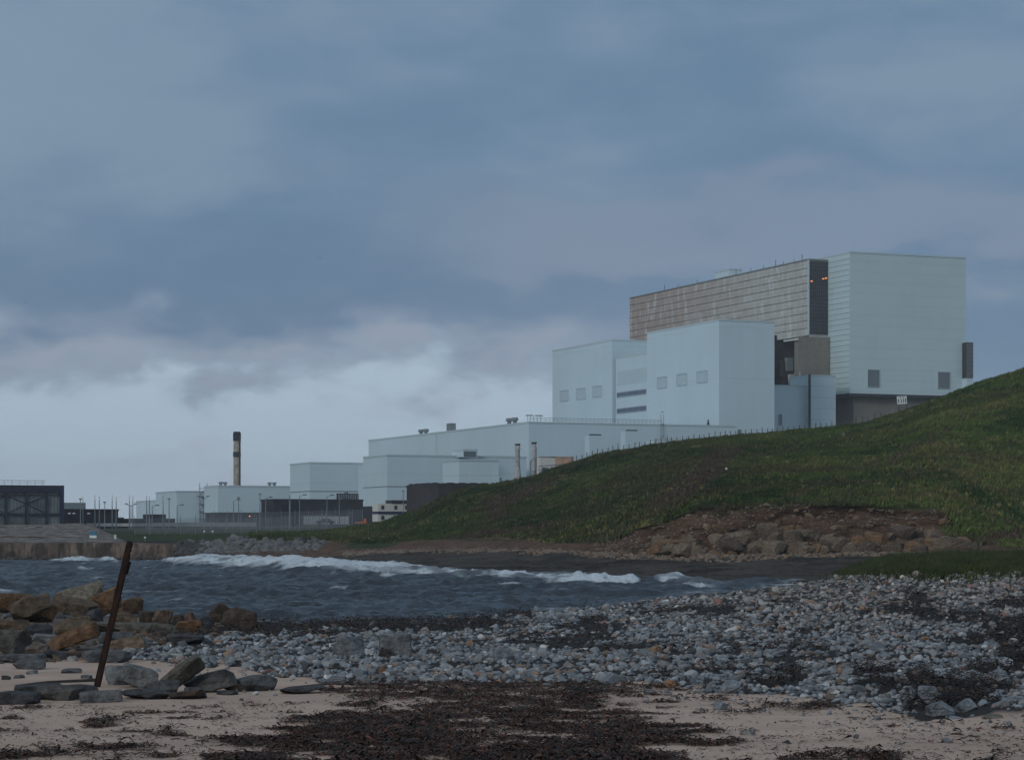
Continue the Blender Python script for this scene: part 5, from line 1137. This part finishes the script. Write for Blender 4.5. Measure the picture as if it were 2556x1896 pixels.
ym = (g.random(len(u)) < 0.02+0.55*np.clip(yel, 0, 1)+0.5*sstep(fbm(X*0.35+7, D*0.25, 2, 3), 0.62, 0.75))[:, None]; gc = np.where(ym, np.array((0.125, 0.120, 0.045)), gc); bmk = (g.random(len(u)) < bare*0.85)[:, None]; gc = np.where(bmk, np.array((0.075, 0.054, 0.040)), gc)
dr = sstep(fbm(X*0.045+D*0.05+20, D*0.14-X*0.03, 4, 4), 0.52, 0.66)[:, None]*0.6; gc = gc*(1-dr)+dr*np.array((0.058, 0.050, 0.028))
gc = gc*np.exp(g.normal(0, 0.28, (len(u), 1)))
tag(tufts('grass', X, D, Z, 0.42*(0.35+1.5*fbm(X*0.8, D*0.5, 1, 3)**1.5), 0.24, gc, g), kind='stuff')
# grass on the strip behind the pebble bank, straggling down between the stones
N = 42000; u = g.uniform(2030, 2900, N); lo = tab(u, [(2030, 1431), (2300, 1440), (2556, 1430), (2900, 1430)])+10*g.normal(0, 1, N)*(g.random(N) < 0.25); y = 1378+(lo-1378)*g.random(N)**0.8
ok = y > tab(u, [(2030, 1436), (2070, 1424), (2140, 1402), (2250, 1386), (2400, 1378), (2556, 1376), (2900, 1376)]); u, y = u[ok], y[ok]; X, D, Z = ray_beach(u, y)
gc = np.array((0.026, 0.036, 0.013))*(0.45+1.2*fbm(X*0.6, D*0.3, 4, 3))[:, None]*np.exp(g.normal(0, 0.3, (len(u), 1))); gc[g.random(len(u)) < 0.10] = (0.075, 0.065, 0.030)
tag(tufts('grass', X, D, Z, 0.34*(0.4+1.3*fbm(X*0.9, D*0.5, 2, 3)), 0.07, gc*1.25, g), kind='stuff')

# ------------------------------------------------------------------ rocks of the eroded cliff
g = np.random.default_rng(19); RM = []
for i in range(12):
    V = block(I3, g, 9, 0.78, 1.2, 18, 0.06); me = bpy.data.meshes.new('cliff_rock'); me.from_pydata(V.tolist(), [], FI3.tolist()); me.materials.append(M['rock_obj']); RM.append(me)
CR = []
for k in range(170):
    u = g.uniform(1545, 2420); v = 2.02+0.36*g.random()**1.3; X, D, Z = far_pts(np.array([u]), np.array([v])); s = g.uniform(0.28, 0.95)*(1.1 if u > 1700 else 0.85); CR.append((X[0], D[0], Z[0], s, 'low'))
for k in range(45):
    u = g.uniform(1700, 2370); v = 2.5+0.42*g.random(); X, D, Z = far_pts(np.array([u]), np.array([v])); CR.append((X[0], D[0], Z[0], g.uniform(0.16, 0.40), 'up'))
for k, (x, y, z, s, w_) in enumerate(CR):
    o = bpy.data.objects.new('cliff_rock', RM[k % 12]); COL.objects.link(o); o.location = (x, y-0.3*s, z); o.scale = (s*g.uniform(.9, 1.6), s, s*g.uniform(.6, .95)); o.rotation_euler = (g.normal(0, .12), g.normal(0, .14), g.uniform(0, 6.28))
    c_ = [(0.120, .092, .066), (0.145, .115, .084), (0.085, .066, .050), (0.160, .100, .058)][g.integers(4)] if w_ == 'low' else [(0.22, .165, .11), (0.17, .11, .065), (0.20, .13, .08)][g.integers(3)]
    o.color = tuple(c_)+(1,)
    if w_ == 'low': tag(o, 'grey brown rock block jutting from the foot of the eroded cliff', 'rock', 'grey brown blocks at the cliff foot')
    else: tag(o, 'pale orange rock sticking out of the upper earth cliff face', 'rock', 'pale orange rocks high in the cliff')
# loose stones: cliff foot, earth face, platform
n = 6500; u = g.uniform(860, 2420, n); v = np.where(g.random(n) < 0.6, 1.86+0.22*g.random(n), 2.0+0.95*g.random(n)); ok = (u > 1480) | (v < 2.3); u, v = u[ok], v[ok]; X, D, Z = far_pts(u, v)
rad = g.uniform(0.07, 0.28, len(u))*np.where(v < 2.1, 1.25, 0.8)*np.interp(u, [860, 1500, 1700], [1.1, 1, 1]); pc = np.array([(0.12, .105, .085), (0.16, .14, .115), (0.09, .065, .05), (0.19, .125, .075), (0.14, .10, .07)])[g.integers(0, 5, len(u))]
tag(stones_mesh('rubble', np.stack([X, D, Z], 1), rad, pc, M['stone'], PR_LO, FI1), kind='stuff')
# grey rock armour left of the grassy point
HR = []
for k in range(90):
    u = g.uniform(478, 806); yy = 1343+42*g.random()**0.9+(8 if u < 560 else 0)*g.random(); d_ = 372+(1386-yy)*0.30; HR.append((P(u, yy, d_), g.uniform(0.35, 0.85)*0.9))
for k, (p, s) in enumerate(HR):
    o = bpy.data.objects.new('armour_rock', RM[k % 12]); COL.objects.link(o); o.location = p; o.scale = (s*g.uniform(.9, 1.7), s, s*g.uniform(.5, .9)); o.rotation_euler = (g.normal(0, .3), g.normal(0, .35), g.uniform(0, 6.28)); kk = g.uniform(0.7, 1.3)
    o.color = (0.125*kk, 0.130*kk, 0.132*kk, 1); tag(o, 'grey armour rock heaped between the sea wall and the grassy point', 'rock', 'grey armour rocks beyond the breakers')
n = 900; u = g.uniform(440, 812, n); yy = g.uniform(1352, 1399, n); d_ = 368+(1392-yy)*0.32; pos = np.stack([(u-CX)/F*d_, d_, HC-(yy-YH)*d_/F-0.1], 1)
dk = sstep(yy+8*fbm(u*0.03, yy*0.1, 2, 3), 1384, 1392)[:, None]; pc = np.array((0.105, 0.108, 0.108))*g.uniform(0.6, 1.3, (n, 1))*(1-dk)+dk*np.array((0.035, 0.032, 0.030)); pc[(u < 500)] *= 0.4
tag(stones_mesh('rubble', pos, g.uniform(0.3, 0.8, n), pc, M['stone'], PR_LO, FI1), kind='stuff')
n = 420; u = g.uniform(-120, 446, n); d_ = 377.5-g.random(n)*1.5; pos = np.stack([(u-CX)/F*d_, d_, g.uniform(-0.3, 0.35, n)], 1)
tag(stones_mesh('rubble', pos, g.uniform(0.25, 0.65, n), np.array((0.040, 0.035, 0.030))*g.uniform(0.6, 1.7, (n, 1)), M['stone'], PR_LO, FI1), kind='stuff')
# white stone on the hillside
q = far_at(1813, 3.62); o = bpy.data.objects.new('stone', SM[0]); COL.objects.link(o); o.location = q+Vector((0, 0, 0.2)); o.scale = (0.24, 0.24, 0.2); o.color = (0.75, 0.75, 0.72, 1); tag(o, 'small white stone alone on the grassy hillside above the cliff', 'stone')

# gulls
def gull(u, y, d, label, span, roll):
    r = empty('gull', P(u, y, d), R(70), label, 'bird'); m = MB(); prof = [(0.0, -0.26), (0.05, -0.2), (0.075, 0), (0.05, 0.16), (0.035, 0.2), (0.04, 0.25), (0.01, 0.33)]
    m.lathe([(max(a, 0.004), b) for a, b in prof], 8); o = m.build('body', M['white_paint'], r, True); o.rotation_euler = (0, R(90), 0)
    for s in (-1, 1):
        m = MB(); w_ = span/2; vs = [(-0.07, 0.03*s, 0.02), (0.09, 0.03*s, 0.03), (0.10, w_*0.45*s, 0.14), (-0.03, w_*0.45*s, 0.13), (-0.10, w_*s, 0.06), (-0.06, w_*0.97*s, 0.05)]
        vs2 = [(a, b, c-0.012) for a, b, c in vs]; m.add(vs+vs2, [(0, 1, 2, 3), (3, 2, 4, 5), (6, 9, 8, 7), (9, 11, 10, 8), (0, 6, 7, 1), (1, 7, 8, 2), (2, 8, 10, 4), (4, 10, 11, 5), (5, 11, 9, 3), (3, 9, 6, 0)]); m.build('wing', M['grey_metal'], r)
gull(800, 644, 420, 'gull gliding in the clouds, left of centre', 1.1, 0); gull(64, 755, 520, 'distant bird, a tiny speck near the left edge of the sky', 0.9, 0)

# faint steam drifting over the big white block
vm_ = bpy.data.materials.new('steam_vapour'); vm_.use_nodes = True; t = NT(vm_.node_tree); t.n.remove(t.n['Principled BSDF']); pv = t.new('ShaderNodeVolumePrincipled'); pv.inputs['Color'].default_value = (0.9, 0.93, 0.97, 1)
c = t.new('ShaderNodeTexCoord').outputs['Object']; ln = t.new('ShaderNodeVectorMath', operation='LENGTH'); t.link(c, ln.inputs[0]); nn = t.noise(c, 2.2, 3, 0.6)
dn = t.math('MULTIPLY', t.smooth(ln.outputs['Value'], 0.95, 0.25), t.smooth(nn, 0.42, 0.66)); t.link(t.math('MULTIPLY', dn, 0.42), pv.inputs['Density']); t.link(pv.outputs[0], t.n['Material Output'].inputs['Volume'])
me = bpy.data.meshes.new('steam'); me.from_pydata(I3.tolist(), [], FI3.tolist()); me.materials.append(vm_); o = bpy.data.objects.new('steam', me); COL.objects.link(o); o.location = P(1732, 792, 688); o.scale = (3.6, 3.0, 2.4); o.rotation_euler = (0, R(-20), 0)
tag(o, kind='stuff')
